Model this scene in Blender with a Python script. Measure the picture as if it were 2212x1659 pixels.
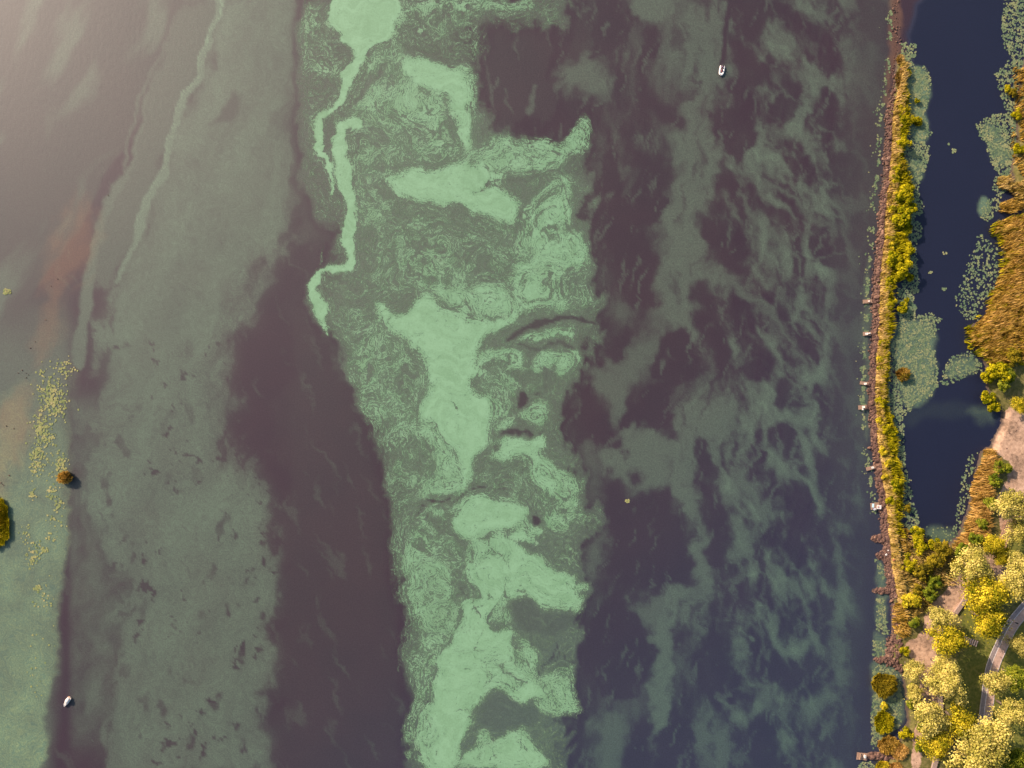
import bpy, bmesh, math, random
import numpy as np
from mathutils import Vector, Matrix

# ------------------------------------------------------------------ camera, sky, sun, exposure
for o in list(bpy.data.objects):
    bpy.data.objects.remove(o, do_unlink=True)
scene = bpy.context.scene
COL = scene.collection
S = 0.15625            # metres of ground for one unit of the survey grid (2212 x 1659 units)
H = 235.0              # drone height
CXF, CYF = 1106.0, 829.5

cam_d = bpy.data.cameras.new('camera')
cam = bpy.data.objects.new('camera', cam_d)
COL.objects.link(cam)
cam.location = (0, 0, H)
cam.rotation_euler = (0, 0, 0)
cam_d.sensor_fit = 'HORIZONTAL'
cam_d.angle = 2 * math.atan(CXF * S / H)
cam_d.clip_start = 1.0
cam_d.clip_end = 5000.0
scene.camera = cam

SUN_EL = math.radians(25)
SUN_DIR = Vector((-1.0, 0.82, 0.0)).normalized()      # towards the sun, on the ground
world = bpy.data.worlds.new('World')
scene.world = world
world.use_nodes = True
wn = world.node_tree.nodes
wl = world.node_tree.links
wn.clear()
w_out = wn.new('ShaderNodeOutputWorld')
w_bg = wn.new('ShaderNodeBackground')
w_sky = wn.new('ShaderNodeTexSky')
w_sky.sky_type = 'NISHITA'
w_sky.sun_disc = False
w_sky.sun_elevation = SUN_EL
w_sky.sun_rotation = math.atan2(SUN_DIR.x, SUN_DIR.y)
w_sky.air_density = 1.0
w_sky.dust_density = 2.5
w_bg.inputs['Strength'].default_value = 0.10
wl.new(w_sky.outputs[0], w_bg.inputs['Color'])
wl.new(w_bg.outputs[0], w_out.inputs['Surface'])

sun_d = bpy.data.lights.new('sun', 'SUN')
sun = bpy.data.objects.new('sun', sun_d)
COL.objects.link(sun)
sun_d.energy = 4.8
sun_d.angle = math.radians(0.6)
sun_d.color = (1.0, 0.80, 0.645)
to_sun = Vector((SUN_DIR.x * math.cos(SUN_EL), SUN_DIR.y * math.cos(SUN_EL), math.sin(SUN_EL)))
sun.rotation_euler = to_sun.to_track_quat('Z', 'Y').to_euler()

scene.view_settings.view_transform = 'Standard'
scene.view_settings.look = 'None'
scene.view_settings.gamma = 1.0
scene.view_settings.exposure = 0.85
scene.view_settings.use_curve_mapping = False
scene.cycles.use_denoising = True
scene.cycles.max_bounces = 6
scene.cycles.transparent_max_bounces = 12

# ------------------------------------------------------------------ helpers
rng = np.random.default_rng(7)
random.seed(11)


def P(fx, fy, z=0.0):
    """Ground plan position of a survey point whose height is z."""
    k = (H - z) / H
    return Vector(((fx - CXF) * S * k, (CYF - fy) * S * k, z))


def tag(o, label=None, cat=None, group=None, kind=None):
    if label: o['label'] = label
    if cat: o['category'] = cat
    if group: o['group'] = group
    if kind: o['kind'] = kind
    return o


def empty(name, loc, rz=0.0, sc=(1, 1, 1)):
    o = bpy.data.objects.new(name, None)
    o.empty_display_size = 0.3
    COL.objects.link(o)
    o.location = loc
    o.rotation_euler = (0, 0, rz)
    o.scale = sc
    return o


def link(name, me, parent=None, loc=(0, 0, 0), rot=(0, 0, 0), sc=(1, 1, 1)):
    o = bpy.data.objects.new(name, me)
    COL.objects.link(o)
    if parent: o.parent = parent
    o.location = loc
    o.rotation_euler = rot
    o.scale = sc
    return o


def mesh_np(name, verts, faces, mat, attrs=None, smooth=False, mat_idx=None):
    """verts (n,3); faces (m,3) or (m,4) ints; attrs {name: (type, array)} on points."""
    me = bpy.data.meshes.new(name)
    verts = np.asarray(verts, dtype=np.float32)
    faces = np.asarray(faces, dtype=np.int32)
    n, m, k = len(verts), len(faces), faces.shape[1]
    me.vertices.add(n)
    me.vertices.foreach_set('co', verts.ravel())
    me.loops.add(m * k)
    me.loops.foreach_set('vertex_index', faces.ravel())
    me.polygons.add(m)
    me.polygons.foreach_set('loop_start', np.arange(0, m * k, k, dtype=np.int32))
    me.polygons.foreach_set('use_smooth', np.full(m, smooth, dtype=bool))
    for mt in (mat if isinstance(mat, (list, tuple)) else [mat]):
        me.materials.append(mt)
    if mat_idx is not None:
        me.polygons.foreach_set('material_index', np.asarray(mat_idx, dtype=np.int32))
    me.update(calc_edges=True)
    for an, (tp, arr) in (attrs or {}).items():
        a = me.attributes.new(an, tp, 'POINT')
        key = {'FLOAT': 'value', 'FLOAT_VECTOR': 'vector', 'FLOAT_COLOR': 'color'}[tp]
        a.data.foreach_set(key, np.asarray(arr, dtype=np.float32).ravel())
    return me


# ---- gradient noise
_prm = rng.permutation(512).astype(np.int64)
_prm = np.concatenate([_prm, _prm, _prm])
_ga = rng.uniform(0, 2 * np.pi, 512)
_gx, _gy = np.cos(_ga), np.sin(_ga)


def pn(x, y, seed=0):
    x = np.asarray(x, dtype=np.float64) + seed * 37.17
    y = np.asarray(y, dtype=np.float64) + seed * 91.73
    xi, yi = np.floor(x).astype(np.int64), np.floor(y).astype(np.int64)
    xf, yf = x - xi, y - yi
    u = xf * xf * xf * (xf * (xf * 6 - 15) + 10)
    v = yf * yf * yf * (yf * (yf * 6 - 15) + 10)

    def g(ix, iy, dx, dy):
        h = _prm[(_prm[ix & 511] + iy) & 511]
        return _gx[h] * dx + _gy[h] * dy
    a = g(xi, yi, xf, yf); b = g(xi + 1, yi, xf - 1, yf)
    c = g(xi, yi + 1, xf, yf - 1); d = g(xi + 1, yi + 1, xf - 1, yf - 1)
    return 1.5 * ((a + u * (b - a)) + v * ((c + u * (d - c)) - (a + u * (b - a))))


def fbm(x, y, oct=4, seed=0, gain=0.5):
    s, a, t = 0.0, 1.0, 0.0
    for i in range(oct):
        s = s + a * pn(x, y, seed + i * 3)
        t += a; a *= gain; x = x * 2.03; y = y * 2.03
    return s / t


def worley_edge(x, y, seed=0):
    xi, yi = np.floor(x).astype(np.int64), np.floor(y).astype(np.int64)
    f1 = np.full(x.shape, 9.0); f2 = np.full(x.shape, 9.0)
    for dx in (-1, 0, 1):
        for dy in (-1, 0, 1):
            h = _prm[(_prm[(xi + dx + seed) & 511] + yi + dy) & 511]
            px = xi + dx + 0.5 + 0.46 * _gx[h]
            py = yi + dy + 0.5 + 0.46 * _gy[(h * 7 + 3) & 511]
            d = np.hypot(x - px, y - py)
            f2 = np.where(d < f1, f1, np.minimum(f2, d))
            f1 = np.minimum(f1, d)
    return f2 - f1


def sstep(a, b, x):
    t = np.clip((x - a) / (b - a), 0, 1)
    return t * t * (3 - 2 * t)


def chaikin(pts, n=2, closed=True):
    p = np.asarray(pts, dtype=np.float64)
    for _ in range(n):
        if closed:
            q = np.roll(p, -1, axis=0)
            p = np.stack([0.75 * p + 0.25 * q, 0.25 * p + 0.75 * q], 1).reshape(-1, p.shape[1])
        else:
            a, b = p[:-1], p[1:]
            m = np.stack([0.75 * a + 0.25 * b, 0.25 * a + 0.75 * b], 1).reshape(-1, p.shape[1])
            p = np.concatenate([p[:1], m, p[-1:]])
    return p


def sd_poly(X, Y, pts):
    """Signed distance, positive inside."""
    d = np.full(X.shape, 1e9)
    ins = np.zeros(X.shape, dtype=bool)
    n = len(pts)
    for i in range(n):
        ax, ay = pts[i]; bx, by = pts[(i + 1) % n]
        ex, ey = bx - ax, by - ay
        L = ex * ex + ey * ey + 1e-9
        t = np.clip(((X - ax) * ex + (Y - ay) * ey) / L, 0, 1)
        d = np.minimum(d, (X - ax - t * ex) ** 2 + (Y - ay - t * ey) ** 2)
        if ay != by:
            c = ((ay > Y) != (by > Y)) & (X < (bx - ax) * (Y - ay) / (by - ay) + ax)
            ins ^= c
    d = np.sqrt(d)
    return np.where(ins, d, -d)


def inside(X, Y, pts):
    ins = np.zeros(np.shape(X), dtype=bool)
    n = len(pts)
    for i in range(n):
        ax, ay = pts[i]; bx, by = pts[(i + 1) % n]
        if ay != by:
            ins ^= ((ay > Y) != (by > Y)) & (X < (bx - ax) * (Y - ay) / (by - ay) + ax)
    return ins


# ---- material helpers
def new_mat(name):
    m = bpy.data.materials.new(name)
    m.use_nodes = True
    nt = m.node_tree
    b = nt.nodes['Principled BSDF']
    return m, nt, b


def N(nt, typ, **kw):
    n = nt.nodes.new(typ)
    for k, v in kw.items():
        if k.startswith('i_'):
            n.inputs[k[2:].replace('_', ' ')].default_value = v
        else:
            setattr(n, k, v)
    return n


def ramp(nt, src, stops):
    r = nt.nodes.new('ShaderNodeValToRGB')
    e = r.color_ramp.elements
    while len(e) < len(stops): e.new(0.5)
    for el, (p, c) in zip(e, stops):
        el.position = p
        el.color = (*c, 1)
    nt.links.new(src, r.inputs[0])
    return r.outputs[0]


def mixc(nt, fac, a, b, blend='MIX'):
    m = nt.nodes.new('ShaderNodeMix')
    m.data_type = 'RGBA'
    m.blend_type = blend
    for sock, v in ((m.inputs['Factor'], fac), (m.inputs[6], a), (m.inputs[7], b)):
        if isinstance(v, (int, float)): sock.default_value = v
        elif isinstance(v, tuple): sock.default_value = (*v, 1)
        else: nt.links.new(v, sock)
    return m.outputs[2]


def math_n(nt, op, a, b=None, c=None, clamp=False):
    m = nt.nodes.new('ShaderNodeMath')
    m.operation = op
    m.use_clamp = clamp
    for i, v in enumerate((a, b, c)):
        if v is None: continue
        if isinstance(v, (int, float)): m.inputs[i].default_value = v
        else: nt.links.new(v, m.inputs[i])
    return m.outputs[0]


def noise(nt, vec, scale, detail=3, rough=0.55, dist=0.0):
    n = nt.nodes.new('ShaderNodeTexNoise')
    n.inputs['Scale'].default_value = scale
    n.inputs['Detail'].default_value = detail
    n.inputs['Roughness'].default_value = rough
    n.inputs['Distortion'].default_value = dist
    if vec is not None: nt.links.new(vec, n.inputs['Vector'])
    return n.outputs['Fac']


def mapping(nt, vec, scale=(1, 1, 1), rot=(0, 0, 0)):
    m = nt.nodes.new('ShaderNodeMapping')
    m.inputs['Scale'].default_value = scale
    m.inputs['Rotation'].default_value = rot
    nt.links.new(vec, m.inputs['Vector'])
    return m.outputs[0]


def maprange(nt, v, a, b, c=0.0, d=1.0, smooth=True):
    m = nt.nodes.new('ShaderNodeMapRange')
    m.interpolation_type = 'SMOOTHSTEP' if smooth else 'LINEAR'
    m.inputs['From Min'].default_value = a
    m.inputs['From Max'].default_value = b
    m.inputs['To Min'].default_value = c
    m.inputs['To Max'].default_value = d
    nt.links.new(v, m.inputs['Value'])
    return m.outputs[0]


def attr(nt, name):
    a = nt.nodes.new('ShaderNodeAttribute')
    a.attribute_name = name
    return a


def geo_pos(nt):
    return nt.nodes.new('ShaderNodeNewGeometry').outputs['Position']


def obj_pos(nt):
    return nt.nodes.new('ShaderNodeTexCoord').outputs['Object']


def plain(name, col, rough=0.7, var=0.25, scale=6.0, metal=0.0):
    """Base colour broken up by noise (wear and grain)."""
    m, nt, b = new_mat(name)
    f = noise(nt, obj_pos(nt), scale, 4)
    dark = tuple(c * (1 - var) for c in col)
    lite = tuple(min(1, c * (1 + var)) for c in col)
    nt.links.new(ramp(nt, f, [(0.3, dark), (0.7, lite)]), b.inputs['Base Color'])
    b.inputs['Roughness'].default_value = rough
    b.inputs['Metallic'].default_value = metal
    return m
# ------------------------------------------------------------------ drifting algae: density fields on the survey grid
X0, X1, Y0, Y1, ST = -120, 2332, -120, 1780, 2.0
gx = np.arange(X0, X1 + 0.1, ST); gy = np.arange(Y0, Y1 + 0.1, ST)
GX, GY = np.meshgrid(gx, gy)


def warp(seed, amps):
    w = np.zeros(GX.shape)
    for i, (sc, am) in enumerate(amps):
        w += am * pn(GX / sc, GY / sc, seed + i)
    return w


WX = warp(3, [(110, 16), (45, 12), (19, 8), (8, 3.6)])
WY = warp(23, [(110, 16), (45, 12), (19, 8), (8, 3.6)])
BX = warp(43, [(160, 30), (70, 15), (30, 7)])
BY = warp(63, [(160, 30), (70, 15), (30, 7)])
# streaming coordinates: fine threads in the scum follow these
QX = GX + 1.6 * BX + 1.2 * WX
QY = GY + 1.6 * BY + 1.2 * WY


FRAG = 2.2 * fbm((GX + 0.25 * GY + 0.8 * BX) / 34, (GY + 0.8 * BY) / 78, 5, 77, 0.6)


def blur(a, r):
    """Two passes of a box mean, r in grid units."""
    k = max(1, int(r / ST))
    for _ in range(2):
        for ax in (0, 1):
            pad = [(0, 0), (0, 0)]; pad[ax] = (k + 1, k)
            c = np.cumsum(np.pad(a, pad, mode='edge'), axis=ax)
            n = a.shape[ax]
            hi = np.take(c, np.arange(2 * k + 1, 2 * k + 1 + n), axis=ax); lo = np.take(c, np.arange(0, n), axis=ax)
            a = (hi - lo) / (2 * k + 1)
    return a


class Field:
    def __init__(self, v=0.0):
        self.a = np.full(GX.shape, float(v))

    def _win(self, pts, pad):
        x0, y0 = pts[:, 0].min() - pad, pts[:, 1].min() - pad
        x1, y1 = pts[:, 0].max() + pad, pts[:, 1].max() + pad
        i0 = int(np.clip((y0 - Y0) / ST, 0, len(gy))); i1 = int(np.clip((y1 - Y0) / ST + 1, 0, len(gy)))
        j0 = int(np.clip((x0 - X0) / ST, 0, len(gx))); j1 = int(np.clip((x1 - X0) / ST + 1, 0, len(gx)))
        return slice(i0, i1), slice(j0, j1)

    def put(self, w, m, val, mode):
        v = self.a[w]
        if mode == 'mix': self.a[w] = v + (val - v) * m
        elif mode == 'max': self.a[w] = np.maximum(v, val * m)
        elif mode == 'add': self.a[w] = v + val * m
        elif mode == 'mul': self.a[w] = v * (1 + (val - 1) * m)

    def poly(self, pts, val, soft=5, wp=1.0, mode='mix', bw=0.0, amount=1.0, frag=0.0):
        p = chaikin(pts, 2)
        w = self._win(p, soft + 26 * wp + 45 * bw + 4 + frag)
        xs = GX[w] + wp * WX[w] + bw * BX[w]; ys = GY[w] + wp * WY[w] + bw * BY[w]
        m = sstep(-soft, soft, sd_poly(xs, ys, p) + (frag * FRAG[w] if frag else 0)) * amount
        self.put(w, m, val, mode)

    def line(self, pts, val, soft=3, wp=0.6, mode='max', bw=0.0, wid=None, amount=1.0):
        p = np.asarray([(q[0], q[1], (q[2] if len(q) > 2 else wid)) for q in pts], dtype=float)
        p = chaikin(p, 2, closed=False)
        w = self._win(p, soft + p[:, 2].max() + 26 * wp + 45 * bw + 4)
        xs = GX[w] + wp * WX[w] + bw * BX[w]; ys = GY[w] + wp * WY[w] + bw * BY[w]
        d = np.full(xs.shape, 1e9)
        for a, b in zip(p[:-1], p[1:]):
            ex, ey = b[0] - a[0], b[1] - a[1]
            t = np.clip(((xs - a[0]) * ex + (ys - a[1]) * ey) / (ex * ex + ey * ey + 1e-9), 0, 1)
            d = np.minimum(d, np.hypot(xs - a[0] - t * ex, ys - a[1] - t * ey) - (a[2] + t * (b[2] - a[2])))
        m = sstep(soft, -soft, d) * amount
        self.put(w, m, val, mode)


# ---- M: cloudy green film in the water
M = Field(0.0)
LX, LY = GX + 0.42 * GY, GY - 0.42 * GX                 # along and across the wind
netA = worley_edge((GX - 0.34 * GY + 0.45 * BX + 0.8 * WX) / 84, (GY + 0.30 * GX + 0.4 * BY + 0.8 * WY) / 165, 5)
netB = worley_edge((GX - 0.50 * GY + 0.4 * BX + 1.0 * WX) / 44, (GY + 0.45 * GX + 0.4 * BY + 1.0 * WY) / 84, 17)
cloud = fbm(GX / 150, GY / 210, 4, 81)
veil = fbm((GX - 0.4 * GY + 0.5 * BX) / 46, (GY + 0.4 * GX + 0.5 * BY) / 105, 5, 85, 0.6)
streak = fbm((GX + 0.20 * GY) / 11, (GY - 0.15 * GX) / 95, 4, 131, 0.6)
wdt = 0.16 + 0.20 * sstep(-0.3, 0.4, veil)
net = (1 - sstep(0.0, 1.0, netA / (wdt + 0.12))) * 0.62 + (1 - sstep(0.0, 1.0, netB / wdt)) * 0.34
right = sstep(1180, 1330, GX + 0.4 * BX) * (1 - sstep(1840, 1905, GX + 0.05 * GY - 40 + 0.2 * BX))
M.a = right * np.clip(0.13 + 0.16 * cloud + 0.16 * veil + 0.09 * streak, 0, 1)
farR = sstep(1490, 1600, GX + BX) * right
M.a = M.a * (1 - 0.6 * farR) + farR * (0.50 * net * np.clip(0.75 + 1.5 * veil + 0.9 * cloud, 0.08, 1.5) + 0.07 * streak)
M.a = np.clip(M.a, 0, 1)
# film banks on the right half
for pts, v, sf in [
    ([(1352, -20), (1460, -20), (1440, 30), (1410, 55), (1372, 46), (1358, 20)], .44, 16),
    ([(1440, 30), (1550, 20), (1565, 90), (1550, 190), (1500, 210), (1450, 180), (1430, 100)], .36, 26),
    ([(1190, 145), (1250, 130), (1330, 170), (1320, 215), (1250, 215), (1200, 190)], .37, 20),
    ([(1440, 280), (1500, 250), (1560, 300), (1560, 420), (1500, 470), (1510, 560), (1470, 620), (1430, 560), (1442, 430), (1455, 350)], .40, 22),
    ([(1430, 560), (1520, 550), (1600, 600), (1560, 640), (1480, 660), (1500, 720), (1440, 700), (1410, 690)], .38, 20),
    ([(1330, 760), (1380, 720), (1430, 700), (1420, 770), (1370, 830), (1300, 820)], .32, 24),
    ([(1260, 790), (1320, 800), (1360, 850), (1330, 930), (1300, 880), (1270, 840)], .34, 16),
    ([(1460, 860), (1530, 840), (1580, 860), (1580, 930), (1555, 990), (1540, 1010), (1500, 980), (1470, 930)], .42, 16),
    ([(1320, 950), (1380, 930), (1460, 940), (1530, 970), (1510, 1050), (1460, 1050), (1410, 1055), (1370, 1065), (1330, 1030), (1290, 1000)], .43, 16),
    ([(1240, 880), (1300, 960), (1300, 1060), (1310, 1150), (1260, 1200), (1250, 1100), (1230, 1000)], .26, 20),
    ([(1385, 1290), (1450, 1250), (1520, 1265), (1545, 1310), (1530, 1375), (1480, 1365), (1440, 1350), (1390, 1355), (1368, 1320)], .36, 16),
    ([(1270, 1560), (1340, 1540), (1360, 1600), (1330, 1680), (1280, 1680), (1290, 1600)], .36, 18),
    ([(1240, 1180), (1300, 1150), (1290, 1230), (1240, 1330), (1220, 1260)], .32, 18),
    ([(1480, 1560), (1530, 1520), (1560, 1600), (1570, 1680), (1500, 1680)], .34, 18),
    ([(1240, 380), (1290, 330), (1300, 420), (1270, 520), (1240, 450)], .20, 20)]:
    M.poly(pts, v, sf * 1.1, 1.0, bw=0.4, frag=16)
for pts, v in [
    ([(1505, 170, 10), (1500, 250, 14), (1480, 330, 20), (1490, 450, 28), (1470, 560, 30), (1440, 660, 26), (1500, 740, 10)], .42),
    ([(1460, 1040, 22), (1485, 1100, 18), (1500, 1160, 16), (1520, 1220, 16), (1530, 1270, 20)], .46),
    ([(1470, 1270, 26), (1440, 1330, 26), (1432, 1390, 20), (1436, 1440, 20), (1424, 1490, 24), (1412, 1530, 22), (1410, 1570, 14), (1422, 1610, 8), (1424, 1650, 6)], .52),
    ([(1560, 860, 10), (1575, 930, 14), (1560, 1000, 12)], .42),
    ([(1600, 1010, 14), (1640, 1060, 18), (1660, 1110, 14), (1645, 1140, 8)], .36),
    ([(1560, 580, 12), (1640, 640, 14), (1700, 720, 10), (1740, 800, 8)], .30),
    ([(1600, 420, 10), (1660, 520, 12), (1720, 560, 10)], .30),
    ([(1570, 330, 14), (1640, 400, 12), (1720, 430, 9), (1800, 500, 8)], .30),
    ([(1840, 30, 7), (1842, 120, 6), (1850, 220, 5), (1862, 320, 4)], .34)]:
    M.line(pts, v, 14, 1.1, 'max', 0.35)
bandz = sstep(1420, 1460, GX + 0.3 * BX) * sstep(1590, 1550, GX + 0.3 * BX)
M.a *= 1 - 0.55 * bandz * sstep(0.05, 0.55, fbm((GX + 0.12 * GY + 0.5 * BX + WX) / 20, (GY + BY) / 90, 5, 227, 0.6) + 0.12)
# clear dark pools on the right half
dk = [
    [(978, 70), (1040, 47), (1127, 50), (1180, 58), (1200, 117), (1203, 181), (1200, 248), (1191, 242), (1180, 204), (1156, 262), (1098, 295), (1086, 292), (1063, 262), (1040, 210), (1025, 152), (996, 117)],
    [(1260, -20), (1350, -20), (1366, 50), (1350, 62), (1330, 150), (1292, 142), (1282, 60)],
    [(1330, 140), (1352, 140), (1346, 208), (1324, 202)],
    [(1386, 48), (1412, 60), (1437, 112), (1400, 132), (1386, 110)],
    [(1384, 120), (1402, 120), (1402, 190), (1412, 222), (1374, 216)],
    [(1410, 188), (1432, 218), (1472, 260), (1482, 284), (1450, 288), (1420, 255), (1404, 230)],
    [(1310, 298), (1332, 300), (1337, 380), (1342, 425), (1272, 425), (1290, 350)],
    [(1354, 238), (1372, 260), (1387, 287), (1375, 302), (1350, 287)],
    [(1400, 333), (1417, 330), (1442, 355), (1446, 425), (1352, 425), (1365, 360)],
    [(1580, -20), (1670, -20), (1664, 92), (1610, 86), (1590, 60), (1573, 25)],
    [(1590, 90), (1642, 100), (1664, 172), (1640, 192), (1600, 152), (1584, 110)],
    [(1558, 172), (1586, 165), (1602, 212), (1553, 217)],
    [(1540, 238), (1570, 224), (1592, 245), (1632, 270), (1652, 312), (1604, 332), (1622, 372), (1590, 352), (1560, 322), (1543, 270)],
    [(1553, 372), (1567, 348), (1592, 370), (1604, 420), (1528, 420)],
    [(1300, 500), (1340, 480), (1382, 500), (1407, 530), (1426, 580), (1422, 640), (1416, 668), (1370, 672), (1340, 652), (1318, 560)],
    [(1288, 415), (1440, 415), (1441, 472), (1400, 492), (1310, 530), (1272, 470)],
    [(1510, 468), (1530, 464), (1560, 480), (1592, 510), (1592, 540), (1597, 582), (1580, 577), (1550, 542), (1520, 537), (1510, 500)],
    [(1498, 622), (1520, 604), (1542, 620), (1552, 680), (1572, 720), (1582, 800), (1560, 832), (1530, 742), (1515, 662), (1478, 657)],
    [(1428, 717), (1440, 705), (1460, 720), (1480, 714), (1502, 770), (1512, 835), (1398, 835), (1420, 760)],
    [(1338, 722), (1370, 700), (1352, 792), (1308, 772)],
    [(1200, 840), (1230, 826), (1276, 840), (1292, 870), (1312, 890), (1317, 940), (1300, 962), (1270, 942), (1240, 962), (1233, 910), (1204, 880)],
    [(1348, 902), (1370, 870), (1400, 828), (1442, 838), (1462, 900), (1440, 942), (1400, 922), (1343, 927)],
    [(1508, 962), (1530, 944), (1546, 960), (1551, 1000), (1540, 1022), (1503, 1012)],
    [(1308, 1062), (1330, 1033), (1370, 1068), (1412, 1062), (1436, 1047), (1452, 1090), (1472, 1140), (1480, 1180), (1500, 1222), (1510, 1250), (1400, 1280), (1290, 1250), (1306, 1150)],
    [(1324, 955), (1346, 944), (1352, 976), (1334, 987)],
    [(1354, 1032), (1370, 1004), (1386, 1036), (1370, 1052)],
    [(1498, 1020), (1512, 1060), (1512, 1150), (1545, 1240), (1580, 1200), (1560, 1100), (1540, 1040)],
    [(1240, 1362), (1290, 1340), (1340, 1250), (1372, 1330), (1402, 1360), (1416, 1420), (1392, 1490), (1360, 1522), (1300, 1512), (1268, 1450)],
    [(1508, 1392), (1540, 1364), (1566, 1370), (1582, 1420), (1592, 1480), (1520, 1502), (1503, 1450)],
    [(1348, 1582), (1385, 1540), (1412, 1590), (1422, 1690), (1342, 1690)],
    [(1420, 1590), (1440, 1508), (1472, 1530), (1492, 1600), (1502, 1690), (1424, 1690)],
    [(1650, 1440), (1690, 1420), (1720, 1480), (1680, 1520)], [(1600, 1560), (1660, 1540), (1700, 1690), (1610, 1690)],
]
for i, p in enumerate(dk):
    M.poly(p, 0.03, 6 + 5 * (i % 3), 0.75, bw=0.22, amount=0.9, frag=22 if i in (0, 1, 15) else 9)
M.line([(1580, -5), (1568, 55), (1565, 90), (1560, 118), (1556, 146)], 0.03, 3, 0.35, 'mix', wid=5.0)   # the boat's cleared wake
for tpts in ([(1048, 117, 2), (1066, 187, 3), (1057, 248, 3)], [(1083, 163, 2), (1066, 190, 2)], [(1092, 187, 1.5), (1092, 228, 2), (1107, 242, 2)], [(1020, 100, 2), (1040, 150, 2)], [(1150, 190, 4), (1145, 240, 5)], [(1180, 60, 2), (1190, 100, 2)]):
    M.line(tpts, 0.30, 4, 0.5, 'max')
# pale threads inside the dark pools
thr = sstep(0.18, 0.5, fbm((GX + 0.3 * GY + 0.8 * WX) / 13, (GY + 0.6 * WY) / 95, 3, 151))
M.a += 0.20 * thr * sstep(1080, 1200, GX) * sstep(1880, 1830, GX) * sstep(0.22, 0.05, M.a)
Mc = sstep(0.06, 0.36, M.a) * 0.43
M.a = M.a + (Mc - M.a) * 0.42 * right
M.a *= 1 - 0.10 * right
sh_ = sstep(1760, 1840, GX + 0.05 * GY - 40 + 0.3 * BX) * sstep(1935, 1905, GX) * (0.35 + 0.65 * sstep(1250, 800, GY))
M.a = M.a * (1 - 0.75 * sh_) + 0.75 * sh_ * (0.11 + 0.05 * cloud)

# left half: wide film bank and its scalloped right shore
film = [(484, -30), (640, -30), (650, 60), (640, 150), (655, 240), (640, 330), (650, 420), (628, 500), (600, 560), (560, 560), (560, 640),
        (548, 720), (500, 760), (520, 850), (500, 900), (520, 1000), (590, 1010), (600, 1090), (570, 1120), (605, 1230), (590, 1350), (600, 1480), (560, 1580), (585, 1700),
        (240, 1700), (215, 1600), (230, 1480), (270, 1380), (245, 1300), (235, 1180), (180, 1080), (195, 980), (220, 900), (215, 780), (232, 650), (270, 560), (310, 430), (355, 360), (380, 250), (420, 150)]
M.poly(film, 0.44, 20, 1.3, 'mix', 0.45, frag=34)
fz = M.a > 0.2
blot = sstep(0.16, 0.34, fbm((GX + 0.2 * BX) / 42, (GY + 0.5 * BY) / 70, 4, 171) - 0.10)
bz = sstep(640, 760, GY) * (1 - sstep(600, 640, GX)) * sstep(150, 200, GX)
M.a -= 0.36 * blot * bz * (0.35 + 0.65 * np.clip(1.2 * sstep(420, 560, GX) + sstep(300, 210, GX) + 0.6 * sstep(1450, 1600, GY), 0, 1))
spots = sstep(0.30, 0.40, fbm((GX + WX) / 22, (GY + WY) / 30, 3, 191) * (0.6 + 0.8 * sstep(-.2, .5, fbm(GX / 130, GY / 160, 2, 195))))
M.a -= 0.26 * spots * bz
M.a = np.clip(M.a, 0, 1)
M.a += (0.16 * fbm((GX + 0.3 * GY + BX) / 70, (GY + BY) / 190, 4, 201) + 0.05 * fbm((GX + WX) / 16, (GY + WY) / 22, 3, 205)) * sstep(150, 200, GX) * (GX < 640) * fz
for p in [[(620, 180), (660, 165), (715, 180), (735, 215), (700, 245), (680, 330), (690, 420), (700, 520), (680, 560), (640, 500), (630, 420), (640, 330), (600, 260)],
          [(640, 560), (680, 530), (700, 540), (668, 600), (670, 680), (700, 740), (760, 830), (800, 900), (835, 1010), (850, 1100), (870, 1300), (860, 1400), (885, 1520), (870, 1700), (590, 1700), (600, 1480), (614, 1230), (612, 1090), (612, 960), (600, 900), (620, 760), (625, 660)]]:
    hd_ = p[0][1] < 400
    M.poly(p, 0.16 if hd_ else 0.05, 22 if hd_ else 14, 1.2, 'mix', 0.35, amount=0.7 if hd_ else 0.93, frag=34 if hd_ else 16)
wL = sstep(880, 700, GX) * sstep(140, 220, GX)
M.a = M.a * (1 - 0.5 * wL) + 0.5 * wL * blur(M.a, 16)
M.a += wL * (0.07 * fbm((GX + 0.25 * GY + 0.6 * BX + 0.8 * WX) / 20, (GY + BY) / 60, 5, 207, 0.65) + 0.05 * fbm((GX + WX) / 9, (GY + WY) / 12, 3, 209)) * sstep(0.03, 0.25, M.a) * 1.6
M.a = np.clip(M.a - wL * bz * sstep(0.1, 0.3, M.a) * (0.20 * spots + 0.22 * blot * np.clip(1.2 * sstep(420, 560, GX) + sstep(330, 230, GX) + 0.5 * sstep(1450, 1600, GY) + 0.25, 0, 1)), 0, 1)
wisp = sstep(-0.25, 0.35, fbm((GX + 0.35 * GY + 0.7 * BX + WX) / 26, (GY - 0.2 * GX + BY) / 95, 5, 217, 0.6))
wz = sstep(420, 520, GX + 0.3 * BX) * sstep(660, 600, GX) * sstep(560, 680, GY + 0.4 * BY) * sstep(1120, 980, GY + 0.4 * BY)
M.a *= 1 - 0.5 * wz * (1 - wisp)
M.poly([(495, 200), (512, 196), (522, 232), (500, 262), (470, 255), (450, 270)], 0.20, 7, 0.6, 'mix', 0.2)
M.a += 0.10 * sstep(0.2, 0.5, fbm((GX - 0.45 * GY + WX) / 26, (GY + 0.5 * GX) / 150, 3, 211)) * sstep(0.1, 0.04, M.a) * (GX < 900)
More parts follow.
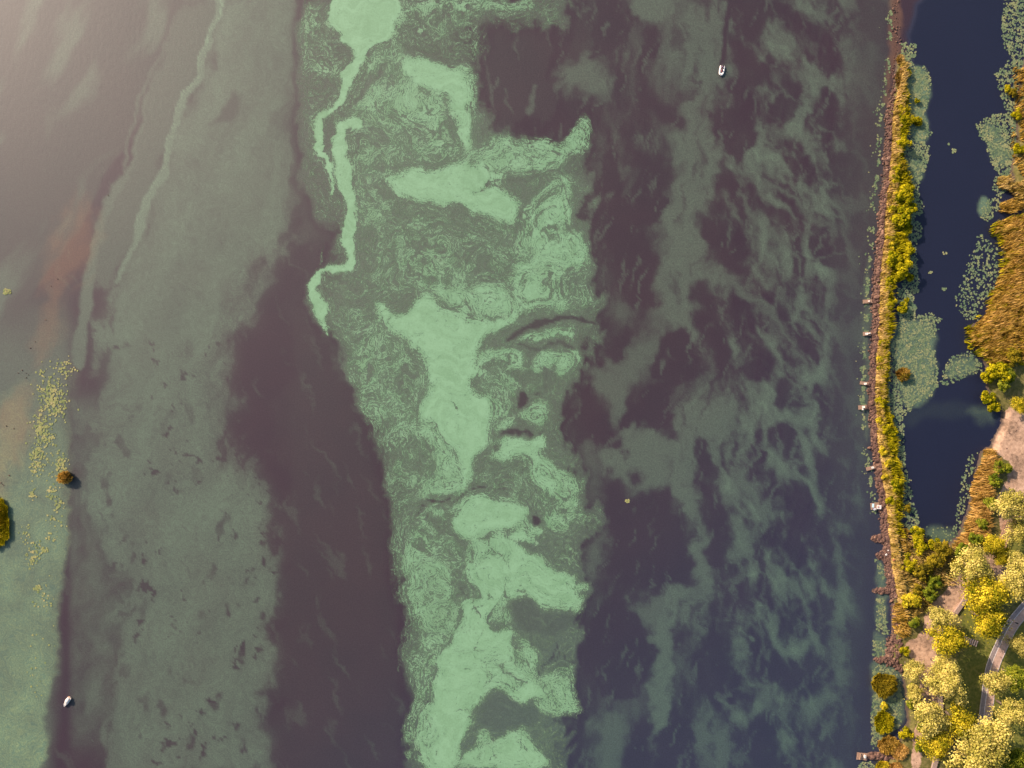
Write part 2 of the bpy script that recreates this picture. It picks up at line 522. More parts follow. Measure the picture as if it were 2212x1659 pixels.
# left open water with slanting smoky drifts
ul = 1 - sstep(-6, 6, (GX - (470 - 0.62 * GY)) * 1.0 + 0.4 * BX)
drift = sstep(0.05, 0.45, fbm((GX + 0.55 * GY + 0.6 * BX) / 90, (GY - 0.5 * GX) / 330, 3, 221))
M.a = np.maximum(M.a, ul * (0.13 + 0.24 * drift) * (GX < 470) * (GY < 900))
M.poly([(375, 30), (440, 20), (480, -20), (482, 60), (440, 130), (424, 170), (380, 240), (360, 330), (312, 425), (280, 520), (250, 600), (215, 640), (190, 560), (230, 460), (285, 360), (310, 230), (350, 120)], 0.30, 8, 0.8, 'mix', 0.15)
for pts, v in [([(375, 37, 3), (357, 100, 4), (325, 162, 4), (295, 225, 5), (285, 270, 4), (270, 325, 4), (272, 365, 3)], .34),
               ([(347, 165, 3), (315, 220, 5), (307, 265, 5), (295, 312, 6), (287, 362, 6), (255, 400, 12), (225, 470, 12), (205, 560, 12), (190, 620, 14), (180, 700, 14), (165, 780, 16)], .40),
               ([(482, -10, 11), (475, 32, 10), (462, 58, 9), (447, 90, 9), (432, 118, 8), (430, 150, 9), (428, 172, 8), (412, 194, 8), (397, 220, 8), (387, 245, 8), (383, 265, 8), (371, 303, 8), (363, 335, 9), (355, 372, 9), (340, 396, 10), (320, 420, 12), (312, 455, 12), (300, 490, 12), (284, 530, 9), (275, 570, 7), (250, 610, 5)], .60),
               ([(486, -10, 3), (477, 32, 3), (457, 60, 2.5), (441, 90, 2.5), (424, 118, 2.2), (423, 150, 2.2), (421, 172, 2), (405, 194, 2), (391, 220, 2), (381, 245, 2), (377, 265, 2), (365, 303, 2), (357, 335, 2), (350, 372, 2), (334, 396, 2), (313, 420, 2), (305, 455, 1.6), (292, 490, 1.4)], 1.0)]:
    M.line(pts, v, 6 if v < .6 else 4, 0.5, 'max', 0.05)
# skirt of thinned scum around the mats
skirt = [(640, -30), (1240, -30), (1240, 60), (1130, 60), (1040, 60), (1030, 130), (1045, 250), (1060, 300), (1160, 320), (1240, 300), (1275, 330), (1270, 480), (1290, 640), (1300, 720), (1262, 800), (1240, 830), (1200, 850), (1225, 950), (1270, 1050), (1285, 1120),
         (1262, 1200), (1262, 1320), (1250, 1400), (1240, 1500), (1225, 1545), (1200, 1560), (1260, 1640), (1270, 1700), (880, 1700), (872, 1640), (890, 1560), (862, 1470), (875, 1330), (865, 1240), (848, 1130), (838, 1030), (790, 880), (740, 760), (690, 700), (668, 640), (672, 590), (720, 560), (730, 500), (690, 480), (660, 420), (650, 320), (655, 200), (640, 120)]
FRAG_all = FRAG
FRAG = FRAG * (0.25 + 0.75 * sstep(950, 1150, GX))
M.poly(skirt, 0.30, 14, 0.7, 'mix', 0.15, frag=24)
M.poly([(690, 700), (740, 560), (780, 330), (760, 140), (900, 90), (1050, 300), (1270, 330), (1280, 640), (1260, 800), (1180, 900), (1260, 1060), (1240, 1400), (1220, 1540), (1180, 1700), (905, 1700), (900, 1350), (880, 1140), (850, 1000), (800, 880)], 0.46, 26, 1.2, 'mix', 0.3, frag=14)

pool0 = dk[0]
M.poly(pool0, 0.05, 12, 1.2, 'mix', 0.35, amount=0.9, frag=26)
for tpts in ([(1048, 117, 2), (1066, 187, 3), (1057, 248, 3)], [(1083, 163, 2), (1066, 190, 2)], [(1092, 187, 1.5), (1092, 228, 2), (1107, 242, 2)], [(1020, 90, 3), (1040, 150, 3)], [(1150, 190, 4), (1145, 240, 5)], [(1120, 60, 2), (1110, 130, 2)]):
    M.line(tpts, 0.32, 5, 0.7, 'max')
# ---- C: floating scum
C = Field(0.0)
C.poly(skirt, 0.32, 18, 0.7, 'mix', 0.15, frag=28)
FRAG = FRAG_all
TRF = {'D': (660.5, 0.0, 0.2917), 'F': (660.5, 483.9, 0.2917), 'A': (845.0, 952.4, 0.2083), 'C': (845.0, 1298.0, 0.2083)}


def cp(k, v, soft, pts):
    x0, y0, sc = TRF[k]
    if 0.35 < v < 0.73: v += 0.08
    q_ = [(x0 + x * sc, y0 + y * sc) for x, y in pts]
    if v > 0.85: C.poly(q_, 0.70, soft * 2.6 + 6, 0.9, 'max', 0.1, frag=soft * 1.2 + 8)
    C.poly(q_, v, soft * (1.5 if v > 0.85 else 1.2), 0.5, 'mix' if v < 0.85 else 'max', 0.0, frag=0.9 * soft)


def cl_(k, v, soft, pts, mode='mix'):
    x0, y0, sc = TRF[k]
    C.line([(x0 + x * sc, y0 + y * sc, w * sc) for x, y, w in pts], v, soft, 0.5, mode)


# sheet D: the head of the plume
cp('D', .40, 10, [(-20, 0), (200, 0), (250, 250), (200, 480), (250, 620), (100, 560), (0, 450), (-40, 200)])
cp('D', .40, 12, [(700, 200), (900, 120), (1300, 100), (1250, 160), (1000, 250), (1000, 330), (700, 330), (640, 380)])
cp('D', .60, 8, [(690, -20), (1300, -20), (1650, -20), (1700, 60), (1600, 100), (1290, 90), (950, 40), (800, 120), (720, 180), (660, 300)])
cp('D', .53, 18, [(380, 520), (450, 400), (600, 340), (720, 380), (680, 480), (720, 560), (880, 690), (1000, 740), (1050, 900), (1160, 1080), (1100, 1150), (900, 1200), (500, 1200), (420, 1000), (420, 860), (300, 830)])
cp('D', .63, 16, [(450, 700), (700, 620), (900, 700), (1000, 800), (1000, 950), (900, 900), (700, 900), (500, 800)])
cp('D', .38, 8, [(560, 640), (620, 480), (680, 400), (700, 500), (640, 660), (560, 720)])
cp('D', .43, 14, [(420, 900), (500, 860), (800, 950), (900, 1100), (700, 1180), (450, 1190)])
cp('D', .46, 10, [(270, 1000), (420, 1000), (500, 1200), (620, 1500), (640, 1700), (380, 1700), (380, 1350), (280, 1100)])
cp('D', .72, 12, [(1080, 440), (1250, 540), (1270, 700), (1260, 860), (1240, 980), (1190, 820), (1180, 640)])
cp('D', 1.02, 11, [(680, 480), (760, 400), (900, 430), (1080, 450), (1180, 560), (1250, 680), (1240, 760), (1190, 830), (1230, 1000), (1240, 1060), (1170, 1160), (1150, 1080), (1060, 900), (1020, 740), (880, 690), (720, 580)])
cp('D', .74, 16, [(1170, 1140), (1300, 1060), (1480, 1010), (1660, 1030), (1780, 1040), (1850, 1090), (1840, 1200), (1700, 1260), (1500, 1300), (1250, 1250)])
cp('D', .66, 5, [(1640, 1130), (1750, 980), (1880, 1080), (1980, 940), (2080, 860), (2130, 900), (2110, 1000), (2120, 1080), (2020, 1150), (1900, 1190), (1830, 1250), (1740, 1300)])
cp('D', .68, 8, [(1600, 1700), (1620, 1520), (1740, 1380), (1850, 1290), (1960, 1290), (1960, 1480), (2000, 1700)])
cp('D', 1.03, 13, [(520, 1290), (700, 1270), (1000, 1220), (1160, 1160), (1260, 1220), (1500, 1290), (1420, 1380), (1560, 1440), (1620, 1480), (1590, 1600), (1540, 1659), (1350, 1640), (1200, 1560), (1000, 1500), (800, 1520), (650, 1480), (560, 1400)])
# sheet F: the waist
cp('F', .46, 12, [(430, 640), (520, 760), (760, 880), (870, 1050), (950, 1190), (830, 1300), (820, 1430), (900, 1500), (900, 1700), (560, 1700), (420, 1350), (330, 1020), (330, 850), (300, 600)])
cp('F', .44, 22, [(560, 60), (800, 0), (1150, 20), (1400, 80), (1560, 60), (1570, 250), (1540, 420), (1420, 400), (1250, 430), (1050, 400), (860, 420), (780, 520), (560, 540), (430, 420), (420, 280), (480, 190)])
cp('F', .72, 22, [(800, 460), (1000, 410), (1200, 440), (1420, 430), (1560, 540), (1540, 700), (1300, 700), (1100, 650), (950, 560)])
cp('F', .78, 12, [(1590, -20), (1850, -20), (2040, 60), (2110, 160), (2080, 340), (1900, 330), (1900, 480), (1960, 600), (1880, 650), (1700, 600), (1580, 660), (1540, 520), (1540, 280), (1590, 200)])
cp('F', .56, 8, [(1580, 220), (1660, 160), (1720, 200), (1680, 260), (1570, 280)])
cp('F', .44, 14, [(1900, 360), (2060, 340), (2100, 560), (2000, 640), (1920, 500)])
cp('F', .76, 8, [(480, 560), (560, 560), (640, 660), (780, 640), (800, 760), (640, 800), (500, 690)])
cp('F', .52, 8, [(1260, 1170), (1400, 1120), (1700, 1160), (1660, 1220), (1540, 1240), (1520, 1380), (1430, 1300), (1300, 1230)])
cp('F', 1.04, 11, [(830, 520), (920, 480), (980, 560), (1060, 640), (1250, 690), (1500, 700), (1560, 640), (1580, 700), (1500, 790), (1350, 830), (1290, 900), (1250, 1030), (1300, 1060), (1400, 1110), (1260, 1140), (1210, 1190), (1280, 1250), (1360, 1260), (1390, 1340), (1380, 1460), (1390, 1540), (1330, 1700), (1050, 1700), (1000, 1560), (950, 1480), (820, 1420), (860, 1300), (960, 1200), (880, 1030), (800, 900), (640, 800), (520, 690), (480, 570), (540, 560), (640, 640), (760, 640)])
cp('F', .74, 9, [(850, 1430), (980, 1500), (1060, 1700), (900, 1700)])
cp('F', .66, 4, [(1520, 900), (1620, 820), (1780, 780), (1960, 780), (2000, 840), (1960, 890), (1900, 850), (1750, 860), (1600, 900)])
cp('F', .80, 6, [(1290, 930), (1400, 920), (1600, 940), (1660, 1020), (1640, 1090), (1560, 1090), (1500, 1020), (1300, 1040), (1250, 1030)])
cp('F', .78, 5, [(1680, 1000), (1760, 930), (1880, 920), (1990, 1000), (2000, 1060), (1900, 1120), (1840, 1080), (1800, 1040), (1740, 1090), (1680, 1120)])
cp('F', .70, 4, [(1940, 940), (2020, 930), (2060, 1000), (2040, 1060), (1990, 990)])
cp('F', .42, 6, [(1300, 1050), (1480, 1030), (1560, 1100), (1480, 1170), (1400, 1140)])
cp('F', .66, 6, [(1370, 1260), (1480, 1330), (1500, 1420), (1440, 1420), (1390, 1480)])
cp('F', .03, 4, [(1560, 1230), (1650, 1215), (1640, 1350), (1540, 1390)])
cp('F', .10, 4, [(1700, 1210), (1770, 1210), (1760, 1270), (1690, 1260)])
cp('F', .76, 5, [(1650, 1300), (1780, 1270), (1810, 1400), (1760, 1490), (1660, 1520), (1600, 1470), (1540, 1400), (1620, 1380)])
cp('F', .74, 4, [(1440, 1450), (1520, 1430), (1560, 1470), (1480, 1520), (1430, 1560), (1400, 1540)])
cp('F', .97, 5, [(1400, 1620), (1500, 1560), (1600, 1580), (1650, 1620), (1740, 1560), (1780, 1620), (1780, 1700), (1380, 1700)])
for v_, p_ in ((.06, [(1480, 880, 16), (1560, 820, 20), (1700, 740, 24), (1840, 690, 28), (2000, 700, 24), (2140, 740, 14)]), (.10, [(1560, 900, 10), (1700, 930, 14), (1850, 880, 18), (1980, 920, 16)]),
               (.15, [(1790, 1060, 12), (1800, 1150, 15), (1780, 1200, 18)]), (.2, [(1860, 1030, 6), (1860, 1100, 8)]), (.05, [(1390, 1640, 12), (1440, 1560, 16), (1500, 1520, 20), (1620, 1550, 22), (1680, 1600, 12), (1740, 1530, 9)]),
               (.25, [(1300, 910, 6), (1380, 915, 7), (1480, 890, 9)]), (.3, [(1290, 900, 5), (1250, 1040, 4)]), (.2, [(1075, 1300, 4), (1120, 1380, 4)])):
    cl_('F', v_, 2.6, p_)
for p_ in ([(110, 480, 5), (170, 590, 6), (180, 640, 5)], [(200, 640, 3), (180, 750, 4), (240, 760, 4)], [(300, 800, 4), (335, 900, 4), (330, 1010, 5)], [(430, 780, 3), (460, 860, 4)], [(440, 1000, 3), (510, 1150, 4), (480, 1260, 4)], [(520, 1480, 4), (600, 1540, 5), (560, 1620, 4)], [(610, 1540, 3), (640, 1450, 4)], [(720, 1340, 3), (800, 1560, 4)], [(430, 280, 3), (540, 190, 5), (610, 240, 4)], [(140, 180, 5), (90, 290, 6)], [(1580, 60, 8), (1590, 200, 6), (1540, 300, 4)]):
    cl_('F', .78, 2.2, p_, 'max')
# sheet A: the lower folds
cp('A', .36, 12, [(0, 0), (400, 0), (420, 300), (350, 480), (280, 560), (220, 800), (140, 1000), (150, 1659), (0, 1659)])
cp('A', .66, 10, [(400, 0), (600, 60), (700, 250), (700, 480), (640, 580), (350, 570), (280, 520), (420, 380)])
cp('A', .90, 8, [(900, 200), (1000, 110), (1150, 20), (1300, 0), (1540, 40), (1560, 140), (1640, 210), (1780, 300), (1900, 340), (1940, 460), (1980, 540), (1920, 640), (1820, 700), (1700, 680), (1640, 560), (1520, 480), (1430, 360), (1500, 230), (1280, 180), (1000, 200)])
cp('A', .68, 8, [(1640, 360), (1900, 350), (1980, 540), (1900, 740), (1760, 700), (1680, 560)])
cp('A', 1.03, 9, [(560, -20), (1100, -20), (1000, 100), (880, 180), (880, 260), (830, 400), (740, 500), (620, 680), (590, 720), (660, 600), (720, 480), (720, 300), (620, 100)])
cp('A', .40, 10, [(830, 420), (980, 330), (1200, 290), (1500, 240), (1440, 340), (1520, 500), (1680, 620), (1700, 720), (1540, 720), (1400, 660), (1200, 620), (1050, 580), (900, 500)])
cp('A', .64, 5, [(370, 640), (520, 640), (590, 700), (590, 840), (480, 800), (400, 740)])
cp('A', .52, 5, [(590, 700), (700, 660), (790, 600), (700, 720), (590, 830)])
cp('A', 1.0, 7, [(590, 850), (700, 720), (800, 590), (900, 520), (960, 560), (1100, 620), (1280, 640), (1400, 690), (1430, 730), (1400, 760), (1290, 830), (1220, 920), (1150, 920), (1040, 960), (950, 1010), (850, 980), (740, 1000), (620, 930)])
cp('A', .60, 7, [(370, 700), (390, 780), (480, 880), (720, 1010), (760, 1200), (780, 1480), (700, 1500), (600, 1680), (150, 1680), (150, 1200), (170, 1000), (260, 830)])
cp('A', .44, 9, [(400, 800), (720, 1010), (760, 1200), (770, 1450), (640, 1300), (520, 1250), (460, 1080), (380, 900)])
cp('A', .97, 7, [(780, 1050), (950, 1000), (1100, 950), (1180, 930), (1220, 1000), (1260, 1060), (1380, 1090), (1420, 1150), (1560, 1170), (1650, 1250), (1740, 1330), (1880, 1400), (1920, 1440), (1880, 1520), (1900, 1600), (2000, 1640), (1960, 1700), (780, 1700)])
cp('A', .70, 8, [(820, 1010), (1000, 980), (1060, 1100), (1180, 1250), (1000, 1180), (860, 1280), (820, 1200)])
cp('A', .94, 4, [(1240, 940), (1340, 950), (1440, 1000), (1560, 1070), (1540, 1110), (1440, 1110), (1360, 1060), (1250, 1060), (1210, 1000)])
cp('A', .64, 4, [(1290, 830), (1400, 770), (1440, 880), (1500, 860), (1580, 920), (1540, 1000), (1460, 1000), (1350, 950), (1240, 930)])
cp('A', .94, 3, [(1500, 890), (1560, 900), (1580, 940), (1520, 1000), (1460, 1000), (1420, 960), (1500, 950)])
cp('A', .03, 3, [(1440, 740), (1500, 730), (1540, 800), (1520, 860), (1460, 870)])
cp('A', .62, 5, [(1540, 740), (1720, 720), (1800, 800), (1820, 930), (1760, 980), (1660, 920), (1560, 830)])
cp('A', .46, 5, [(1750, 740), (1960, 700), (2040, 750), (1950, 800), (1940, 900), (1840, 900)])
cp('A', .72, 3, [(1880, 1500), (1960, 1450), (2050, 1470), (2040, 1540), (1940, 1540), (1900, 1600)])
for v_, p_ in ((.05, [(600, 680, 5), (740, 570, 11), (840, 500, 12), (920, 480, 10), (1250, 490, 6)]), (.03, [(350, 575, 8), (400, 595, 18), (500, 600, 14), (610, 610, 18)]), (.05, [(370, 640, 9), (310, 680, 12), (260, 820, 5)]),
               (.06, [(380, 740, 6), (480, 870, 8), (600, 940, 8), (730, 1005, 5)]), (.05, [(700, 1400, 6), (730, 1580, 8), (780, 1640, 7)]), (.2, [(1240, 1050, 8), (1340, 1060, 10), (1400, 1100, 14), (1520, 1120, 16), (1640, 1130, 18), (1660, 1220, 16)]),
               (.15, [(1100, 60, 14), (1060, 90, 20), (1020, 80, 8), (900, 160, 6)]), (.2, [(990, 1080, 12), (1010, 990, 8), (1040, 950, 6)]), (.25, [(1010, 1120, 10), (1150, 1210, 8), (1250, 1320, 4)]), (.3, [(830, 1240, 14), (850, 1130, 16)]),
               (.2, [(860, 1540, 9), (870, 1640, 12)]), (.2, [(1200, 1400, 5), (1200, 1560, 10), (1230, 1640, 16)]), (.25, [(1330, 1560, 20), (1390, 1600, 20)]), (.15, [(1870, 1520, 6), (1910, 1440, 8)]), (.3, [(1560, 140, 10), (1650, 200, 14), (1800, 270, 16)])):
    cl_('A', v_, 2.2, p_)
# sheet C: the foot of the plume
cp('C', .54, 9, [(150, 0), (640, 0), (700, 100), (650, 350), (480, 560), (430, 900), (330, 1060), (280, 1100), (250, 1400), (150, 1500), (130, 1200), (240, 900), (260, 650), (330, 400), (180, 120)])
cp('C', .62, 8, [(180, 0), (500, 0), (500, 120), (430, 300), (350, 320), (280, 150)])
cp('C', .14, 6, [(1240, -20), (1450, -20), (1550, 100), (1900, 110), (1950, 200), (1800, 330), (1450, 350), (1290, 300), (1280, 200)])
cp('C', .87, 5, [(1460, -10), (2000, -10), (1980, 160), (1900, 120), (1680, 80), (1560, 80)])
cp('C', 1.02, 7, [(690, -20), (1240, -20), (1240, 60), (1040, 80), (980, 180), (960, 260), (1280, 280), (1280, 340), (1250, 420), (1290, 520), (1280, 640), (1420, 740), (1560, 860), (1620, 950), (1560, 1020), (1400, 1060), (1280, 1000), (1200, 950), (1020, 930), (980, 1000), (920, 1080), (820, 1180), (780, 1300), (800, 1380), (730, 1500), (690, 1760), (270, 1760), (270, 1400), (280, 1120), (330, 1070), (450, 1050), (440, 900), (450, 720), (520, 560), (650, 380), (720, 160)])
cp('C', .72, 12, [(960, 560), (1150, 570), (1280, 720), (1450, 820), (1420, 880), (1250, 930), (1000, 870), (960, 700)])
cp('C', .62, 6, [(990, 180), (1060, 90), (1200, 60), (1280, 240), (1100, 210)])
cp('C', .72, 5, [(660, 470), (860, 470), (870, 600), (830, 510), (650, 510)])
cp('C', .50, 5, [(1300, 800), (1420, 810), (1420, 880), (1320, 870)])
cp('C', .82, 4, [(270, 1400), (280, 1120), (340, 1070), (450, 1080), (470, 1300), (480, 1500), (460, 1760), (300, 1760)])
cp('C', .64, 8, [(1300, 420), (1440, 420), (1500, 470), (1560, 560), (1520, 760), (1620, 760), (1800, 700), (1880, 620), (1900, 800), (1940, 1000), (1950, 1150), (1850, 1200), (1640, 1210), (1540, 1150), (1500, 1050), (1640, 950), (1560, 850), (1300, 660)])
cp('C', .16, 5, [(1000, 960), (1180, 960), (1300, 1040), (1490, 1060), (1540, 1180), (1500, 1330), (1300, 1340), (1100, 1400), (1000, 1280), (860, 1280), (930, 1090)])
cp('C', .92, 3, [(920, 1300), (980, 1310), (1000, 1380), (1020, 1450), (960, 1480), (880, 1470), (870, 1420)])
cp('C', .96, 6, [(730, 1760), (730, 1640), (800, 1520), (960, 1490), (1060, 1430), (1200, 1370), (1320, 1350), (1420, 1380), (1480, 1480), (1520, 1580), (1620, 1600), (1660, 1760)])
for v_, p_ in ((.1, [(870, 0, 6), (885, 120, 8), (890, 200, 4)]), (.05, [(480, 660, 8), (455, 760, 5), (440, 820, 3)]), (.05, [(330, 1050, 12), (380, 1045, 10)]), (.05, [(280, 1540, 10), (310, 1600, 11)]), (.05, [(1290, 500, 8), (1390, 510, 7)]),
               (.1, [(1280, 560, 6), (1300, 690, 7)]), (.05, [(860, 480, 7), (880, 450, 6)]), (.25, [(680, 1130, 4), (800, 1120, 6), (800, 1180, 4)]), (.1, [(780, 1220, 7), (860, 1150, 10), (930, 1080, 8)]), (.3, [(790, 1300, 10), (760, 1450, 8), (720, 1600, 8)]),
               (.15, [(1010, 1510, 6), (1090, 1640, 9)]), (.06, [(1700, 440, 14), (1620, 620, 18), (1580, 680, 14)]), (.08, [(1740, 480, 10), (1700, 640, 16)]), (.05, [(1800, 550, 8), (1820, 620, 10)]), (.1, [(1460, 380, 10), (1460, 460, 12)]), (.05, [(1530, 720, 12), (1535, 760, 12)]),
               (.4, [(1330, 1390, 5), (1340, 1500, 7), (1400, 1560, 6)]), (.3, [(820, 250, 5), (780, 370, 5), (700, 470, 4)]), (.3, [(950, 290, 4), (900, 420, 5)])):
    cl_('C', v_, 2.2, p_)
for p_ in ([(190, 0, 4), (190, 110, 6), (150, 140, 5), (130, 260, 4), (80, 560, 4), (90, 660, 5), (60, 720, 4)], [(300, 250, 4), (350, 330, 7), (310, 400, 7), (310, 560, 7), (260, 650, 8), (250, 760, 6), (280, 870, 6), (230, 960, 6), (200, 1080, 5), (150, 1180, 5), (190, 1300, 4), (210, 1380, 4)], [(130, 1560, 8), (170, 1640, 10)], [(1470, 165, 4), (1520, 200, 6), (1570, 260, 5), (1640, 180, 4), (1720, 145, 4)]):
    cl_('C', .76, 2.0, p_, 'max')
for off_, w_, v_ in ((9, 1.8, .70), (20, 1.4, .64), (34, 2.0, .72), (50, 1.3, .62)):
    C.line([(690 + off_, 705), (740 + off_, 765), (788 + off_, 880), (828 + off_, 1000), (848 + off_, 1130), (866 + off_ * .8, 1240), (876 + off_ * .7, 1330), (864 + off_ * .7, 1420), (882 + off_ * .6, 1520), (874 + off_ * .6, 1640)], v_, 2.4, 0.7, 'max', 0.10, wid=w_, amount=1.0)
# the bright ribbon on the left of the plume
rib = [[(720, -30), (716, 40), (733, 60), (733, 82), (752, 95), (762, 112), (750, 138), (720, 150), (735, 178), (735, 192), (724, 220), (714, 236), (686, 250), (684, 282), (679, 312), (690, 330), (705, 346), (707, 366), (713, 396), (712, 418), (722, 420), (720, 380), (718, 345), (700, 312), (697, 276), (706, 258), (726, 240), (736, 225), (748, 205), (762, 180), (768, 150), (782, 122), (792, 106), (815, 96), (850, 96), (858, 76), (861, 40), (868, -30)],
       [(717, 282), (730, 265), (760, 249), (780, 262), (778, 286), (760, 281), (755, 270), (742, 275), (738, 296), (741, 316), (752, 350), (766, 386), (776, 425), (770, 440), (773, 480), (770, 506), (758, 526), (760, 550), (767, 566), (760, 582), (745, 588), (728, 586), (706, 578), (693, 587), (690, 606), (685, 626), (694, 652), (712, 656), (708, 682), (701, 696), (707, 724), (702, 722), (690, 690), (678, 658), (667, 625), (663, 600), (677, 585), (700, 571), (735, 561), (744, 557), (737, 526), (737, 490), (751, 470), (751, 440), (744, 414), (734, 394), (722, 340)]]
for p_ in rib:
    C.poly(p_, 0.52, 12, 1.0, 'max', 0.1)
    C.poly(p_, 1.08, 4, 0.6, 'max', 0.03)
for p_, w_, v_ in [([(672, 0), (690, 40), (680, 50), (664, 30), (660, 0)], 2.2, .75), ([(655, 100), (665, 125), (700, 135), (690, 110), (668, 95)], 2.5, .7), ([(868, 1080), (862, 1100), (870, 1130), (862, 1180), (858, 1230), (866, 1260), (882, 1320)], 2.0, .72)]:
    C.line(p_, v_, 2.6, 0.9, 'max', 0.08, wid=w_)
for p_, w_ in [([(720, 370), (728, 400), (738, 418)], 3.4), ([(704, 258), (696, 290), (704, 330), (716, 350)], 2.0), ([(1030, 410), (1080, 385), (1120, 390), (1160, 375), (1230, 370)], 2.2), ([(1150, 400), (1200, 390), (1210, 430)], 2.5), ([(1050, 400), (1090, 405), (1150, 440), (1130, 465)], 1.8), ([(1150, 470), (1165, 440), (1215, 410), (1240, 450)], 2.0), ([(770, 215), (800, 180), (825, 150)], 3.0)]:
    C.line(p_, 0.12, 2.4, 0.9, 'mix', 0.06, wid=w_)
M.a *= 0.15 + 0.85 * np.maximum(sstep(0.02, 0.20, C.a), 1 - blur((C.a > 0.02).astype(float), 6))
C.a = 0.42 * C.a + 0.58 * blur(C.a, 7)
for p_ in rib: C.poly(p_, 1.06, 5, 0.6, 'max', 0.03)
CB = blur(C.a, 16)                       # bands of scum run along the edges of the mats
# grain of the scum itself
C.a += (0.04 + 0.13 * sstep(1.0, 0.75, C.a)) * fbm(QX / 60, QY / 34, 5, 251, 0.6) * sstep(0.05, 0.25, C.a) * 1.5
bandn = fbm(QX / 150 + CB * 3.0, QY / 150 + CB * 9.0, 4, 255, 0.6)
rid = 1 - np.abs(bandn) * 6.5
rid2 = 1 - np.abs(fbm(QX / 34, QY / 60, 3, 265, 0.55)) * 6.0
zone_ = sstep(0.15, 0.55, fbm(GX / 70, GY / 70, 3, 275) + 0.38)
edge_ = sstep(0.35, 0.6, C.a) * sstep(1.10, 0.9, C.a)
C.a -= (0.30 * sstep(0.40, 0.98, rid) * (0.3 + 0.7 * zone_)) * (0.15 * sstep(0.3, 0.5, C.a) + edge_)
C.a -= 0.24 * sstep(0.60, 1.0, rid2) * sstep(0.6, 0.9, C.a) * (1 - 0.8 * zone_)
C.a += 0.14 * sstep(0.4, 1.0, 1 - np.abs(fbm(QX / 90 + CB * 3, QY / 120 + CB * 5, 4, 285, 0.55)) * 6.0) * sstep(0.15, 0.3, C.a) * sstep(0.62, 0.45, C.a)
C.a *= 1 - sstep(1290, 1330, GX)

# ---- T: blue tint (pond and channel water, plus sky blue painted across the lake); G: shallow green; R: rusty bed
mott = np.clip(0.22 + 0.26 * fbm((GX + 0.2 * GY + BX) / 40, (GY + BY) / 80, 5, 231, 0.6), 0, 0.4)
M.a = np.maximum(M.a, mott * sstep(140, 165, GX) * sstep(330, 270, GX) * sstep(820, 900, GY) * sstep(1720, 1480, GY + BY))
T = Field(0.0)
T.a = 0.62 * sstep(620, 1480, 0.7 * GY + 0.6 * (GX - 1100) + 0.3 * BX)  # diagonal shift from warm sun sheen to sky reflection, painted into the lake colour
T.poly([(1945, -60), (2400, -60), (2400, 1200), (2060, 1190), (1960, 1180), (1930, 900), (1930, 600), (1985, 300)], 1.0, 10, 0.2)
G = Field(0.0)
G.poly([(172, 780), (158, 850), (152, 1000), (150, 1100), (135, 1250), (122, 1400), (106, 1500), (92, 1700), (-120, 1700), (-120, 900), (0, 860), (60, 800), (120, 770)], 0.46, 10, 0.7, 'mix', 0.2)
G.a *= sstep(700, 1150, GY + 0.8 * BY + 0.25 * BX)
G.a += G.a * (0.9 * fbm((GX + BX) / 45, (GY + BY) / 70, 5, 271, 0.6) + 0.40 * sstep(1280, 1600, GY))
M.a = np.maximum(M.a, 0.34 * sstep(560, 800, GY + BY) * sstep(170, 120, GX + 0.05 * (GY - 900) + 0.4 * BX))
G.poly([(1968, 140), (2002, 150), (2008, 200), (1996, 240), (2008, 285), (1985, 310), (1962, 300), (1960, 200)], .75, 8, 0.4)
G.poly([(1960, 320), (2000, 330), (1990, 390), (1960, 400)], .45, 9, 0.4)
G.poly([(1935, 700), (1975, 690), (2015, 690), (2018, 760), (2025, 800), (2018, 850), (1980, 872), (1950, 880), (1930, 800)], .55, 10, 0.5)
G.poly([(2050, 780), (2110, 770), (2116, 798), (2070, 812), (2045, 815)], .50, 8, 0.4)
G.poly([(2118, 268), (2150, 262), (2190, 330), (2160, 360), (2135, 320)], .55, 9, 0.4)
G.poly([(2112, 440), (2128, 422), (2140, 440), (2126, 470), (2110, 462)], .70, 5, 0.3)
G.poly([(1995, 1135), (2060, 1140), (2058, 1168), (2005, 1172)], .45, 10, 0.4)
G.poly([(2080, 885), (2120, 878), (2158, 900), (2150, 912), (2100, 905)], .24, 14, 0.6)
G.poly([(1940, 895), (1975, 870), (2120, 870), (2100, 905), (1990, 900), (1960, 930)], .05, 14, 0.4, 'max')
G.poly([(1885, 1370), (1915, 1360), (1950, 1450), (1950, 1560), (1900, 1620), (1882, 1560)], .38, 8, 0.6)
G.poly([(1890, 1205), (1910, 1215), (1918, 1360), (1892, 1350)], .40, 6, 0.5)
G.poly([(1868, 560), (1884, 560), (1882, 900), (1868, 980)], .20, 5, 0.6, 'max')
R = Field(0.0)
R.poly([(110, 500), (170, 440), (200, 470), (195, 540), (170, 600), (130, 650), (105, 620)], .26, 34, 0.6, 'mix', 0.4, frag=20)
R.poly([(40, 850), (80, 830), (60, 930), (30, 1010), (-20, 1050), (-20, 900)], .42, 26, 0.6, 'mix', 0.3, frag=16)
R.poly([(100, 640), (150, 660), (100, 760), (70, 800)], .20, 26, 0.6, 'mix', 0.3, frag=16)
R.poly([(1922, -60), (1945, -60), (1944, 60), (1948, 120), (1930, 160), (1918, 230), (1912, 220), (1922, 120)], .34, 8, 0.4, 'mix', 0.0, frag=5)
R.poly([(-120, 1030), (15, 1050), (20, 1090), (0, 1100), (-120, 1100)], .5, 14, 0.4)

for F_ in (M, C, T, G, R):
    F_.a = np.clip(F_.a, 0, 1.15)

